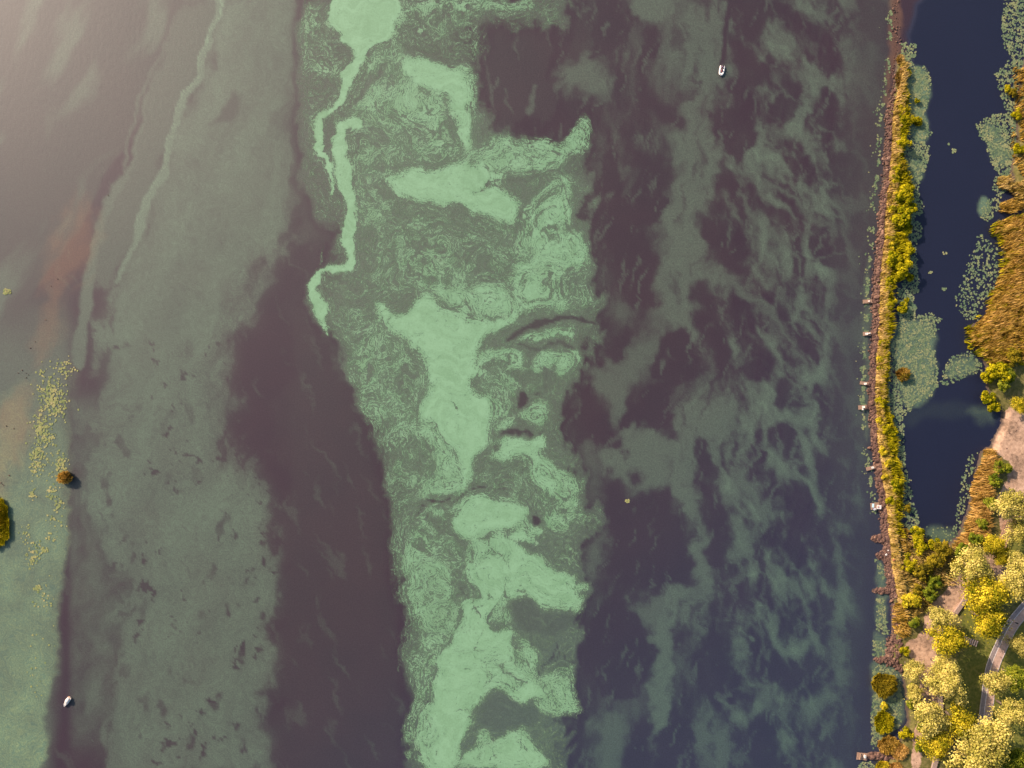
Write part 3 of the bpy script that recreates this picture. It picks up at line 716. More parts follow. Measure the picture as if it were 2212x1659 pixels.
# ------------------------------------------------------------------ water and scum materials
mat_water, nt, b = new_mat('lake_water')
a1 = attr(nt, 'film')                     # murk, blue, rust, shallow
sep = N(nt, 'ShaderNodeSeparateColor')
nt.links.new(a1.outputs['Color'], sep.inputs[0])
fl = attr(nt, 'flow').outputs['Vector']
n_thr = noise(nt, mapping(nt, fl, (1.0, 0.45, 0.6)), 1.5, 7, 0.74)
n_big = noise(nt, geo_pos(nt), 0.05, 3)
n_fine = noise(nt, geo_pos(nt), 2.2, 2)
deep = ramp(nt, sep.outputs[1], [(0.0, (0.027, 0.0150, 0.0250)), (0.62, (0.0165, 0.0195, 0.042)), (0.72, (0.016, 0.0185, 0.040)), (1.0, (0.0045, 0.0075, 0.026))])  # lake purple to blue carries painted sheen and sky tint; navy is the pond
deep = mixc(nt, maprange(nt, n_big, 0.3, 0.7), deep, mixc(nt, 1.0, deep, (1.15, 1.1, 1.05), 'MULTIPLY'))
mk = math_n(nt, 'MULTIPLY_ADD', math_n(nt, 'SUBTRACT', n_thr, 0.5), math_n(nt, 'MULTIPLY', sep.outputs[0], 1.55), sep.outputs[0], True)
filmc = mixc(nt, sep.outputs[1], (0.122, 0.192, 0.128), (0.066, 0.138, 0.100))
c = mixc(nt, mk, deep, filmc)
c = mixc(nt, sep.outputs[2], c, (0.22, 0.115, 0.055))
shal = mixc(nt, maprange(nt, n_thr, 0.35, 0.65), (0.090, 0.175, 0.120), (0.190, 0.262, 0.130))
c = mixc(nt, a1.outputs['Alpha'], c, shal)
grain = mixc(nt, maprange(nt, n_fine, 0.2, 0.8), (0.80, 0.80, 0.80), (1.20, 1.20, 1.20))
c = mixc(nt, 1.0, c, grain, 'MULTIPLY')
nt.links.new(c, b.inputs['Base Color'])
b.inputs['Roughness'].default_value = 0.57
b.inputs['IOR'].default_value = 1.47
rp = noise(nt, mapping(nt, geo_pos(nt), (0.9, 0.5, 1.0), (0, 0, 0.7)), 0.9, 4, 0.6)
bmp = N(nt, 'ShaderNodeBump', i_Strength=0.12, i_Distance=0.25)
nt.links.new(rp, bmp.inputs['Height'])
nt.links.new(bmp.outputs[0], b.inputs['Normal'])

mat_scum, nt, b = new_mat('algae_scum')
cc = attr(nt, 'scum_cover').outputs['Fac']
fl = attr(nt, 'flow').outputs['Vector']
s1 = noise(nt, mapping(nt, fl, (0.75, 1.15, 2.0)), 1.0, 7, 0.74, 0.35)
s2 = noise(nt, mapping(nt, fl, (2.6, 0.9, 0.5), (0, 0, 0.5)), 0.9, 5, 0.7, 0.2)
th = math_n(nt, 'ADD', math_n(nt, 'MULTIPLY', s1, 0.62), math_n(nt, 'MULTIPLY', s2, 0.38))
lev = math_n(nt, 'ADD', math_n(nt, 'MULTIPLY', math_n(nt, 'SUBTRACT', th, 0.5), 2.5), math_n(nt, 'MULTIPLY_ADD', cc, 0.80, -0.42))
s3 = noise(nt, geo_pos(nt), 3.2, 3, 0.7)
lev = math_n(nt, 'MULTIPLY_ADD', math_n(nt, 'SUBTRACT', s3, 0.5), 0.5, lev)
cov = maprange(nt, lev, -0.30, 0.27)
thick = maprange(nt, math_n(nt, 'ADD', cc, math_n(nt, 'MULTIPLY', math_n(nt, 'SUBTRACT', s2, 0.5), 0.55)), 0.25, 1.05)
colr = ramp(nt, thick, [(0.0, (0.130, 0.200, 0.132)), (0.5, (0.156, 0.288, 0.168)), (0.85, (0.160, 0.305, 0.178)), (1.0, (0.168, 0.318, 0.185))])
g2 = math_n(nt, 'ADD', math_n(nt, 'MULTIPLY', noise(nt, mapping(nt, fl, (0.12, 0.30, 0.4)), 1.0, 6, 0.7), 0.65), math_n(nt, 'MULTIPLY', noise(nt, geo_pos(nt), 1.8, 3), 0.35))
colr = mixc(nt, 1.0, colr, mixc(nt, maprange(nt, g2, 0.34, 0.64), (0.82, 0.84, 0.80), (1.13, 1.10, 1.13)), 'MULTIPLY')
nt.links.new(colr, b.inputs['Base Color'])
b.inputs['Roughness'].default_value = 0.58
b.inputs['IOR'].default_value = 1.45
b2 = N(nt, 'ShaderNodeBump', i_Strength=0.25, i_Distance=0.1)
nt.links.new(th, b2.inputs['Height'])
nt.links.new(b2.outputs[0], b.inputs['Normal'])
nt.links.new(cov, b.inputs['Alpha'])

# ------------------------------------------------------------------ lake sheet and scum sheet
k2 = 2
wx, wy = GX[::k2, ::k2], GY[::k2, ::k2]
ny, nx = wx.shape
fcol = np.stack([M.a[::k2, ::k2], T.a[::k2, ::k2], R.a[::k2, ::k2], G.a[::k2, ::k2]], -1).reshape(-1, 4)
flow = np.stack([QX * S, -QY * S, CB * 10.0], -1)
vv = np.stack([(wx - CXF) * S, (CYF - wy) * S, np.zeros_like(wx)], -1).reshape(-1, 3)
idx = np.arange(nx * ny).reshape(ny, nx)
ff = np.stack([idx[:-1, :-1], idx[1:, :-1], idx[1:, 1:], idx[:-1, 1:]], -1).reshape(-1, 4)
# far water beyond the surveyed square
bx0, bx1, by0, by1 = vv[:, 0].min(), vv[:, 0].max(), vv[:, 1].min(), vv[:, 1].max()
B = 1400.0
sk = [(-B, -B), (B, -B), (B, B), (-B, B), (bx0, by0), (bx1, by0), (bx1, by1), (bx0, by1)]
n0 = len(vv)
vv = np.concatenate([vv, np.array([(x, y, 0) for x, y in sk])])
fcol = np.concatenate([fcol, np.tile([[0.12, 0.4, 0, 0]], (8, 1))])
flw = np.concatenate([flow[::k2, ::k2].reshape(-1, 3), vv[n0:]])
ff = np.concatenate([ff, n0 + np.array([(0, 1, 5, 4), (1, 2, 6, 5), (2, 3, 7, 6), (3, 0, 4, 7)])])
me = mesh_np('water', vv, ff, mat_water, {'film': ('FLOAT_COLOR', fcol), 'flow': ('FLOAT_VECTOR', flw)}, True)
tag(link('lake_water', me), 'dark purple brown lake water clouded with drifting green film', kind='structure')

ny, nx = GX.shape
Cv = C.a
cell = np.maximum.reduce([Cv[:-1, :-1], Cv[1:, :-1], Cv[1:, 1:], Cv[:-1, 1:]]) > 0.12
idx = np.arange(nx * ny).reshape(ny, nx)
q = np.stack([idx[:-1, :-1], idx[1:, :-1], idx[1:, 1:], idx[:-1, 1:]], -1)[cell]
used, inv = np.unique(q, return_inverse=True)
vs = np.stack([(GX - CXF) * S, (CYF - GY) * S, np.full_like(GX, 0.03)], -1).reshape(-1, 3)[used]
me = mesh_np('scum', vs, inv.reshape(-1, 4), mat_scum,
             {'scum_cover': ('FLOAT', Cv.reshape(-1)[used]), 'flow': ('FLOAT_VECTOR', flow.reshape(-1, 3)[used])}, True)
tag(link('algae_scum', me), 'bright green marbled algae scum drifting down the middle of the lake', kind='stuff')
# ------------------------------------------------------------------ land: stone dike, banks and park
dike_l = [(1938, 112), (1935, 122), (1927, 191), (1913, 243), (1912, 305), (1907, 375), (1899, 444), (1897, 496), (1890, 566), (1886, 602), (1886, 645), (1883, 715), (1878, 784), (1875, 854), (1879, 890), (1878, 925),
          (1883, 968), (1891, 1003), (1891, 1043), (1900, 1072), (1900, 1107), (1903, 1127), (1904, 1150), (1909, 1183), (1908, 1205), (1911, 1223), (1916, 1249), (1922, 1275), (1924, 1292), (1924, 1335), (1926, 1361), (1918, 1388), (1912, 1427), (1938, 1442), (1949, 1466), (1955, 1510),
          (1958, 1560), (1940, 1600), (1925, 1628), (1905, 1645), (1915, 1700), (1915, 1800)]
dike_r = [(2002, 1182), (1966, 1182), (1944, 1136), (1948, 1092), (1950, 1038), (1938, 986), (1937, 942), (1915, 881), (1915, 854), (1920, 802), (1918, 750), (1930, 706), (1928, 654), (1934, 615), (1964, 600), (1966, 560), (1962, 500), (1972, 450), (1968, 400), (1958, 372), (1950, 330), (1966, 262), (1958, 200), (1954, 130), (1944, 114)]
bank = [(2010, 1180), (2048, 1174), (2068, 1156), (2090, 1098), (2096, 1055), (2108, 1011), (2116, 974), (2139, 962), (2143, 947), (2160, 916), (2163, 892), (2150, 880), (2135, 858), (2130, 838), (2128, 790), (2104, 755), (2090, 724), (2094, 706), (2128, 680), (2134, 654), (2140, 637), (2160, 619), (2166, 585), (2164, 540), (2158, 514), (2146, 490), (2180, 470), (2205, 470),
        (2205, 455), (2170, 448), (2176, 432), (2200, 428), (2190, 405), (2180, 370), (2195, 300), (2190, 240), (2200, 180), (2212, 120), (2216, 60), (2222, -60), (2600, -60), (2600, 1800)]
land = np.array(dike_l + [(2600, 1800)] + [bank[-2]] + bank[:-2][::-1] + dike_r)
spits = [(1895, 1163, 9, 22), (1904, 1200, 11, 20), (1899, 1276, 6, 26), (1888, 1632, 8, 38), (1897, 1425, 7, 16)]
TS = 3.0
tx = np.arange(1830, 2420, TS); ty = np.arange(-60, 1790, TS)
TX, TY = np.meshgrid(tx, ty)
JX = TX + 2.2 * pn(TX / 9, TY / 9, 301) + 1.2 * pn(TX / 4, TY / 4, 302)
JY = TY + 2.2 * pn(TX / 9, TY / 9, 303) + 1.2 * pn(TX / 4, TY / 4, 304)
sdl = sd_poly(JX, JY, land)
for (sx, sy, hh, ww) in spits:
    d = np.hypot((JX - sx - ww * 0.35) / ww, (JY - sy) / hh)
    sdl = np.maximum(sdl, (1 - d) * hh)
sdm = sdl * S
zt = np.where(sdm > 0, 0.04 + 0.95 * sstep(0, 3.0, sdm), -0.05 + sdm * 0.35)
zt = np.clip(zt, -1.2, 1.2)
zt += np.where(sdm > 0.4, 0.05 * pn(TX / 14, TY / 14, 310), 0)


class LandField(Field):
    def __init__(self, v=0.0): self.a = np.full(TX.shape, float(v))

    def poly(self, pts, val, soft=4, wob=4.0, mode='mix', amount=1.0):
        p = chaikin(pts, 2)
        x = TX + wob * pn(TX / 14, TY / 14, 321) + 0.5 * wob * pn(TX / 5, TY / 5, 322)
        y = TY + wob * pn(TX / 14, TY / 14, 323) + 0.5 * wob * pn(TX / 5, TY / 5, 324)
        m = sstep(-soft, soft, sd_poly(x, y, p)) * amount
        self.put((slice(None), slice(None)), m, val, mode)


sand = LandField(); lawn = LandField()
for p in [[(2165, 890), (2180, 870), (2240, 880), (2240, 1100), (2195, 1060), (2180, 1085), (2150, 1070), (2190, 1000), (2150, 985), (2138, 960), (2145, 945), (2158, 920)],
          [(2145, 1060), (2195, 1050), (2200, 1090), (2160, 1140), (2150, 1110)],
          [(2068, 1225), (2100, 1235), (2090, 1290), (2060, 1320), (2055, 1350), (2010, 1350), (1990, 1320), (2010, 1300), (2035, 1280)],
          [(1995, 1310), (2050, 1330), (2040, 1370), (2015, 1400), (2020, 1480), (2022, 1540), (2000, 1545), (1985, 1500), (1980, 1440), (1955, 1410), (1945, 1385), (1990, 1370)],
          [(1940, 1250), (1952, 1270), (1965, 1290), (1950, 1305), (1938, 1280), (1928, 1240), (1925, 1180), (1930, 1180)],
          [(1985, 1540), (2010, 1545), (1990, 1600), (1980, 1690), (2010, 1690), (2015, 1650), (2020, 1790), (1955, 1790), (1965, 1650), (1968, 1590)],
          [(2110, 1180), (2135, 1190), (2170, 1215), (2180, 1240), (2150, 1260), (2140, 1230)],
          [(2160, 1090), (2180, 1060), (2230, 1060), (2230, 1110), (2190, 1130), (2170, 1180), (2155, 1160)]]:
    sand.poly(p, 1.0, 5, 4)
for p in [[(2080, 1310), (2110, 1290), (2170, 1320), (2160, 1400), (2120, 1440), (2110, 1540), (2080, 1560), (2040, 1540), (2035, 1450), (2090, 1400), (2070, 1340)],
          [(2150, 1390), (2230, 1320), (2400, 1300), (2400, 1800), (2050, 1800), (2060, 1600), (2130, 1560), (2140, 1480)],
          [(2165, 1155), (2230, 1130), (2230, 1200), (2190, 1215), (2160, 1200)]]:
    lawn.poly(p, 1.0, 6, 5)
mud = sstep(1.4, 0.5, sdm)

mat_land, nt, b = new_mat('bank_ground')
ga = attr(nt, 'cover')
sp = N(nt, 'ShaderNodeSeparateColor')
nt.links.new(ga.outputs['Color'], sp.inputs[0])
gp = geo_pos(nt)
n1 = noise(nt, gp, 0.9, 5, 0.65); n2 = noise(nt, gp, 0.18, 4); n3 = noise(nt, gp, 5.0, 3)
soil = ramp(nt, n1, [(0.3, (0.075, 0.072, 0.022)), (0.5, (0.13, 0.12, 0.035)), (0.7, (0.21, 0.16, 0.07))])
lawnc = ramp(nt, n1, [(0.25, (0.075, 0.095, 0.016)), (0.5, (0.14, 0.145, 0.028)), (0.75, (0.23, 0.19, 0.05))])
sandc = ramp(nt, math_n(nt, 'ADD', math_n(nt, 'MULTIPLY', n2, 0.5), math_n(nt, 'MULTIPLY', n1, 0.5)), [(0.34, (0.15, 0.10, 0.068)), (0.44, (0.30, 0.195, 0.13)), (0.52, (0.44, 0.285, 0.19)), (0.64, (0.58, 0.39, 0.27))])
g = mixc(nt, sp.outputs[1], soil, lawnc)
g = mixc(nt, maprange(nt, math_n(nt, 'ADD', sp.outputs[0], math_n(nt, 'MULTIPLY', math_n(nt, 'SUBTRACT', n1, 0.5), 0.9)), 0.35, 0.65), g, sandc)
g = mixc(nt, sp.outputs[2], g, (0.085, 0.062, 0.050))
g = mixc(nt, 1.0, g, mixc(nt, n3, (0.8, 0.8, 0.8), (1.2, 1.2, 1.2)), 'MULTIPLY')
nt.links.new(g, b.inputs['Base Color'])
b.inputs['Roughness'].default_value = 0.95
b.inputs['Specular IOR Level'].default_value = 0.15
bp = N(nt, 'ShaderNodeBump', i_Strength=0.6, i_Distance=0.15)
nt.links.new(n1, bp.inputs['Height'])
nt.links.new(bp.outputs[0], b.inputs['Normal'])

ny, nx = TX.shape
idx = np.arange(nx * ny).reshape(ny, nx)
q = np.stack([idx[:-1, :-1], idx[1:, :-1], idx[1:, 1:], idx[:-1, 1:]], -1)
keep = np.maximum.reduce([zt[:-1, :-1], zt[1:, :-1], zt[1:, 1:], zt[:-1, 1:]]) > -0.4
q = q[keep]
used, inv = np.unique(q, return_inverse=True)
vt = np.stack([(TX - CXF) * S, (CYF - TY) * S, zt], -1).reshape(-1, 3)[used]
cov4 = np.stack([sand.a, lawn.a, mud, np.ones_like(mud)], -1).reshape(-1, 4)[used]
me = mesh_np('ground', vt, inv.reshape(-1, 4), mat_land, {'cover': ('FLOAT_COLOR', cov4)}, True)
tag(link('ground', me), 'sandy and grassy bank ground with the narrow dike', kind='structure')
bedm = plain('bed_mud', (0.10, 0.09, 0.06), 0.95, 0.3, 0.05)
me = mesh_np('bed', [(-B, -B, -3), (B, -B, -3), (B, B, -3), (-B, B, -3)], [(0, 1, 2, 3)], bedm)
tag(link('lake_bed', me), kind='structure')
xe = (tx[-1] - CXF) * S
me = mesh_np('upland', [(xe - 0.5, -B, 0.9), (B, -B, 0.9), (B, B, 0.9), (xe - 0.5, B, 0.9)], [(0, 1, 2, 3)], mat_land, {'cover': ('FLOAT_COLOR', [(0, 1, 0, 1)] * 4)})
tag(link('park_land', me), kind='structure')


def ground_z(fx, fy):
    j = int(np.clip(round((fx - tx[0]) / TS), 0, nx - 1)); i = int(np.clip(round((fy - ty[0]) / TS), 0, ny - 1))
    return max(0.0, float(zt[i, j])) if fx > 1835 else 0.0


def ground_zv(fx, fy):
    j = np.clip(np.round((fx - tx[0]) / TS).astype(int), 0, nx - 1); i = np.clip(np.round((fy - ty[0]) / TS).astype(int), 0, ny - 1)
    return np.where(fx > 1835, np.maximum(zt[i, j], 0.0), 0.0)


# ------------------------------------------------------------------ paths in the park
def ribbon(pts, off0, off1, z, sub=3):
    p = chaikin(np.array([(*P(x, y).xy,) for x, y in pts]), sub, closed=False)
    d = np.gradient(p, axis=0); d /= np.linalg.norm(d, axis=1)[:, None]
    nrm = np.stack([-d[:, 1], d[:, 0]], 1)
    a = p + nrm * off0; c = p + nrm * off1
    n = len(p)
    v = np.concatenate([np.c_[a, np.full(n, z)], np.c_[c, np.full(n, z)]])
    f = np.array([(i, i + 1, n + i + 1, n + i) for i in range(n - 1)])
    return v, f


def ribbon_box(name, pts, off0, off1, z0, z1, mat, sub=3):
    v0, _ = ribbon(pts, off0, off1, z0, sub); v1, _ = ribbon(pts, off0, off1, z1, sub)
    n = len(v0) // 2; v = np.concatenate([v1, v0]); f = []
    for i in range(n - 1):
        A, B_, C_, D = i, i + 1, n + i + 1, n + i
        o = 2 * n
        f += [(A, B_, C_, D), (A + o, D + o, C_ + o, B_ + o), (A, A + o, B_ + o, B_), (D, C_, C_ + o, D + o)]
    o = 2 * n
    f += [(0, n, n + o, o), (n - 1, n - 1 + o, 2 * n - 1 + o, 2 * n - 1)]
    return mesh_np(name, v, f, mat)


asphalt = plain('path_asphalt', (0.25, 0.205, 0.195), 0.9, 0.2, 1.5)
pinkpave = plain('path_paving', (0.46, 0.31, 0.24), 0.9, 0.2, 1.2)
whitep = plain('path_line_paint', (0.78, 0.74, 0.70), 0.7, 0.12, 3.0)
kerbm = plain('kerb_stone', (0.42, 0.38, 0.36), 0.9, 0.2, 2.0)
cyc = [(2230, 1290), (2203, 1320), (2180, 1348), (2164, 1380), (2150, 1410), (2138, 1440), (2132, 1480), (2127, 1520), (2122, 1560), (2116, 1610), (2105, 1660), (2090, 1760)]
PZ = 1.10
for nm, o0, o1, z, mt in (('cycle_path', -2.0, 2.0, PZ, pinkpave), ('cycle_lane', -1.9, -0.62, PZ + 0.006, asphalt), ('lane_line', -0.66, -0.52, PZ + 0.012, whitep)):
    v, f = ribbon(cyc, o0, o1, z)
    tag(link(nm, mesh_np(nm, v, f, mt)), kind='structure')
for k, (o0, o1) in enumerate(((-2.2, -2.002), (2.002, 2.2))):
    me = ribbon_box('kerb', cyc, o0, o1, 0.75, PZ + 0.06, kerbm)
    tag(link('path_kerb', me), kind='structure')

wood = plain('weathered_timber', (0.36, 0.21, 0.145), 0.85, 0.3, 2.5)
wood_d = plain('dark_timber', (0.20, 0.11, 0.075), 0.85, 0.3, 2.5)
conc = plain('pale_concrete', (0.28, 0.20, 0.165), 0.9, 0.15, 1.5)


def box(bm, c, s, rz=0.0, m=0):
    M4 = Matrix.Translation(c) @ Matrix.Rotation(rz, 4, 'Z') @ Matrix.Diagonal((s[0], s[1], s[2], 1))
    r = bmesh.ops.create_cube(bm, size=1.0, matrix=M4)
    for f in {f for v in r['verts'] for f in v.link_faces}: f.material_index = m
    return r['verts']


def bm_mesh(name, bm, mats, smooth=False, bevel=0.0):
    if bevel > 0:
        bmesh.ops.bevel(bm, geom=bm.edges[:], offset=bevel, segments=1, affect='EDGES')
    me = bpy.data.meshes.new(name)
    bm.to_mesh(me); bm.free()
    for mt in (mats if isinstance(mats, (list, tuple)) else [mats]): me.materials.append(mt)
    if smooth: me.polygons.foreach_set('use_smooth', np.ones(len(me.polygons), dtype=bool))
    return me


def tube(bm, pts, rads, seg=6, cap=True):
    rings = []
    n = len(pts)
    for i, (p, r) in enumerate(zip(pts, rads)):
        p = Vector(p)
        d = (Vector(pts[min(i + 1, n - 1)]) - Vector(pts[max(i - 1, 0)])).normalized()
        a = d.orthogonal().normalized(); bb = d.cross(a)
        rings.append([bm.verts.new(p + (a * math.cos(t) + bb * math.sin(t)) * r) for t in [2 * math.pi * k / seg for k in range(seg)]])
    for r0, r1 in zip(rings[:-1], rings[1:]):
        for k in range(seg):
            bm.faces.new((r0[k], r0[(k + 1) % seg], r1[(k + 1) % seg], r1[k]))
    if cap:
        bm.faces.new(rings[0][::-1]); bm.faces.new(rings[-1])


# timber boardwalk with rails, north end
def boardwalk(pts, width, label, rail, planks=True, mat=wood, z=1.35):
    p = chaikin(np.array([(*P(x, y, z).xy,) for x, y in pts]), 2, closed=False)
    seg = np.linalg.norm(np.diff(p, axis=0), axis=1); cum = np.r_[0, np.cumsum(seg)]
    root = empty('boardwalk', (float(p[len(p) // 2][0]), float(p[len(p) // 2][1]), 1.0))
    L = cum[-1]; step = 0.62; n = int(L / step)
    base = Vector(root.location)

    def at(s):
        return np.array([np.interp(s, cum, p[:, 0]), np.interp(s, cum, p[:, 1])])
    pm = None
    for i in range(n):
        c = at((i + 0.5) * step); d = at((i + 0.9) * step) - at((i + 0.1) * step)
        a = math.atan2(d[1], d[0])
        if pm is None:
            bm = bmesh.new(); box(bm, (0, 0, 0), (step - 0.05, width, 0.07)); pm = bm_mesh('plank', bm, mat)
        link('plank', pm, root, (c[0] - base.x, c[1] - base.y, z - 1.0 + 0.008 * (i % 3)), (0, 0, a))
    for sgn in (-1, 1):
        bm = bmesh.new()
        for i in range(0, n - 1, 2):
            c0, c1 = at((i + 0.2) * step), at(min(L, (i + 2.2) * step)); d = c1 - c0; a = math.atan2(d[1], d[0])
            nv = np.array([-math.sin(a), math.cos(a)]) * sgn * (width / 2 - 0.12)
            m = (c0 + c1) / 2 + nv
            box(bm, (m[0] - base.x, m[1] - base.y, z - 1.0 - 0.22), (float(np.hypot(*d)) + 0.02, 0.12, 0.3), a)
        link('bearer', bm_mesh('bearer', bm, wood_d), root)
    if rail:
        for hz in (0.45, 0.8, 1.15):
            bm = bmesh.new()
            for i in range(0, n - 1, 2):
                c0, c1 = at((i + 0.2) * step), at(min(L, (i + 2.2) * step)); d = c1 - c0; a = math.atan2(d[1], d[0])
                m = (c0 + c1) / 2 + np.array([-math.sin(a), math.cos(a)]) * rail * (width / 2 + 0.1)
                box(bm, (m[0] - base.x, m[1] - base.y, z - 1.0 + hz), (float(np.hypot(*d)) + 0.02, 0.14, 0.12), a)
            link('rail', bm_mesh('rail', bm, wood), root)
        for i in range(0, n, 4):
            c = at((i + 0.5) * step); d = at((i + 0.9) * step) - at((i + 0.1) * step); a = math.atan2(d[1], d[0])
            m = c + np.array([-math.sin(a), math.cos(a)]) * rail * (width / 2 + 0.25)
            bm = bmesh.new(); box(bm, (0, 0, 0), (0.14, 0.14, 1.6)); link('post', bm_mesh('post', bm, wood_d), root, (m[0] - base.x, m[1] - base.y, z - 1.0 + 0.45), (0, 0, a))
    return tag(root, label, 'boardwalk')


boardwalk([(2196, 1105), (2180, 1125), (2168, 1155), (2158, 1190), (2156, 1202)], 1.9, 'brown timber boardwalk with side rails above the pond reeds', 1)
# low pale seat wall along the sandy track
def seat_wall(pts, label, w=0.9, h=0.55):
    me = ribbon_box('wall', pts, -w / 2, w / 2, 0.7, 1.0 + h, conc, 2)
    c = sum((v.co for v in me.vertices), Vector()) / len(me.vertices)
    for v in me.vertices: v.co -= Vector((c.x, c.y, 1.0))
    root = empty('seat_wall', (c.x, c.y, 1.0))
    link('wall', me, root)
    cp = ribbon_box('coping', pts, -w / 2 - 0.08, w / 2 + 0.08, 1.0 + h + 0.002, 1.0 + h + 0.12, conc, 2)
    for v in cp.vertices: v.co -= Vector((c.x, c.y, 1.0))
    link('coping', cp, root)
    tag(root, label, 'wall')


seat_wall([(2082, 1288), (2070, 1305), (2058, 1322)], 'short pale straight seat wall between sandy track and lawn', 1.2)
seat_wall([(2022, 1490), (2026, 1512), (2026, 1536)], 'pale low wall beside the lawn, north of the cream tree', 1.5)
seat_wall([(2020, 1625), (2014, 1645), (2008, 1668), (2006, 1700)], 'pale low wall running off the bottom edge of the picture', 1.4)
# timber steps
root = empty('timber_steps', P(2093, 1384, 1.0))
bm = bmesh.new(); box(bm, (0, 0, 0), (0.38, 2.0, 0.14)); tm = bm_mesh('tread', bm, plain('step_timber', (0.56, 0.40, 0.33), 0.8, 0.2, 3))
for i in range(8):
    link('tread', tm, root, ((i - 3.5) * 0.68, -(i - 3.5) * 0.24, 0.18 + 0.03 * i), (0, 0, -0.34))
bm = bmesh.new()
for sg in (-0.8, 0.8): box(bm, (0.34 * sg, 0.94 * sg, 0.12), (5.6, 0.12, 0.16), -0.34)
link('stringer', bm_mesh('stringer', bm, wood_d), root)
tag(root, 'striped flight of pale timber steps between two yellow trees', 'steps')

# ------------------------------------------------------------------ riprap stones
ico_v = []
t_ = (1 + 5 ** 0.5) / 2
for a_, b_ in ((1, t_), (-1, t_), (1, -t_), (-1, -t_)):
    ico_v += [(0, a_, b_), (a_, b_, 0), (b_, 0, a_)]
ico_v = np.array(ico_v) / np.hypot(1, t_)
hull = bmesh.new()
for v in ico_v: hull.verts.new(v)
bmesh.ops.convex_hull(hull, input=hull.verts)
hull.verts.ensure_lookup_table()
ico_v = np.array([v.co[:] for v in hull.verts]); ico_f = np.array([[v.index for v in f.verts] for f in hull.faces]); hull.free()

mat_rock, nt, b = new_mat('riprap_stone')
va = attr(nt, 'v').outputs['Fac']
rn = noise(nt, geo_pos(nt), 3.0, 4)
rc = ramp(nt, va, [(0.0, (0.050, 0.026, 0.024)), (0.45, (0.105, 0.055, 0.040)), (0.8, (0.19, 0.105, 0.068)), (1.0, (0.32, 0.21, 0.15))])
nt.links.new(mixc(nt, 1.0, rc, mixc(nt, rn, (0.7, 0.7, 0.72), (1.25, 1.22, 1.2)), 'MULTIPLY'), b.inputs['Base Color'])
b.inputs['Roughness'].default_value = 0.9


def stones(name, fx, fy, size, label):
    n = len(fx)
    z = ground_zv(fx, fy)
    R_ = rng.uniform(0.6, 1.25, (n, 1, 3)) * size[:, None, None]
    R_[:, :, 2] *= 0.75
    vj = ico_v[None] * R_ * rng.uniform(0.75, 1.2, (n, 12, 1))
    an = rng.uniform(0, 6.28, n); ca, sa = np.cos(an)[:, None], np.sin(an)[:, None]
    vx = vj[..., 0] * ca - vj[..., 1] * sa; vy = vj[..., 0] * sa + vj[..., 1] * ca
    v = np.stack([vx + ((fx - CXF) * S)[:, None], vy + ((CYF - fy) * S)[:, None], vj[..., 2] + (z + size * 0.25)[:, None]], -1).reshape(-1, 3)
    f = (ico_f[None] + 12 * np.arange(n)[:, None, None]).reshape(-1, 3)
    vv_ = np.repeat(rng.beta(2, 2.6, n), 12)
    me = mesh_np(name, v, f, mat_rock, {'v': ('FLOAT', vv_)})
    return tag(link(name, me), label, kind='stuff')


dl = chaikin(np.array(dike_l), 2, closed=False)
dl = dl[(dl[:, 1] > 150) & (dl[:, 1] < 1690)]
t = rng.uniform(0, 1, 5600)
yy = 150 + t ** 0.9 * 1300
xx = np.interp(yy, dl[:, 1], dl[:, 0]) + rng.normal(6.5, 3.6, len(yy)) + 2.2 * pn(yy / 20, yy * 0, 331)
ok = rng.uniform(0, 1, len(yy)) < np.clip((yy - 150) / 120, 0.15, 1) * np.where((yy > 1290) & (yy < 1370), 0.25, 1)
stones('riprap_stones', xx[ok], yy[ok], rng.gamma(5, 0.055, ok.sum()) + 0.08, 'reddish brown broken stone lining the lake side of the dike')
xs_, ys_ = [], []
for (sx, sy, hh, ww) in spits:
    n = int(hh * ww * 1.1)
    r_ = np.sqrt(rng.uniform(0, 1, n)); a_ = rng.uniform(0, 6.28, n)
    xs_.append(sx + ww * 0.35 + r_ * np.cos(a_) * ww * 0.95); ys_.append(sy + r_ * np.sin(a_) * hh * 0.95)
xs_.append(rng.uniform(1915, 1945, 160)); ys_.append(rng.uniform(1375, 1440, 160))
xs_ = np.concatenate(xs_); ys_ = np.concatenate(ys_)
stones('stone_spits', xs_, ys_, rng.gamma(5, 0.06, len(xs_)) + 0.08, 'rounded heaps of brown stone jutting from the dike foot')

yy = rng.uniform(-10, 200, 150); xx = np.interp(yy, [0, 100, 200], [1934, 1936, 1926]) + rng.normal(0, 4, 150)
stones('ridge_stones', xx, yy, rng.gamma(3, 0.05, 150) + 0.05, 'scattered stones on the drowned ridge beyond the dike tip')
xx = rng.uniform(1940, 2240, 2600); yy = rng.uniform(880, 1700, 2600)
jj = np.clip(((xx - tx[0]) / TS).astype(int), 0, sand.a.shape[1] - 1); ii = np.clip(((yy - ty[0]) / TS).astype(int), 0, sand.a.shape[0] - 1)
ok = sand.a[ii, jj] > 0.5
stones('track_stones', xx[ok], yy[ok], rng.gamma(2, 0.03, ok.sum()) + 0.03, 'small loose stones strewn over the sandy track')

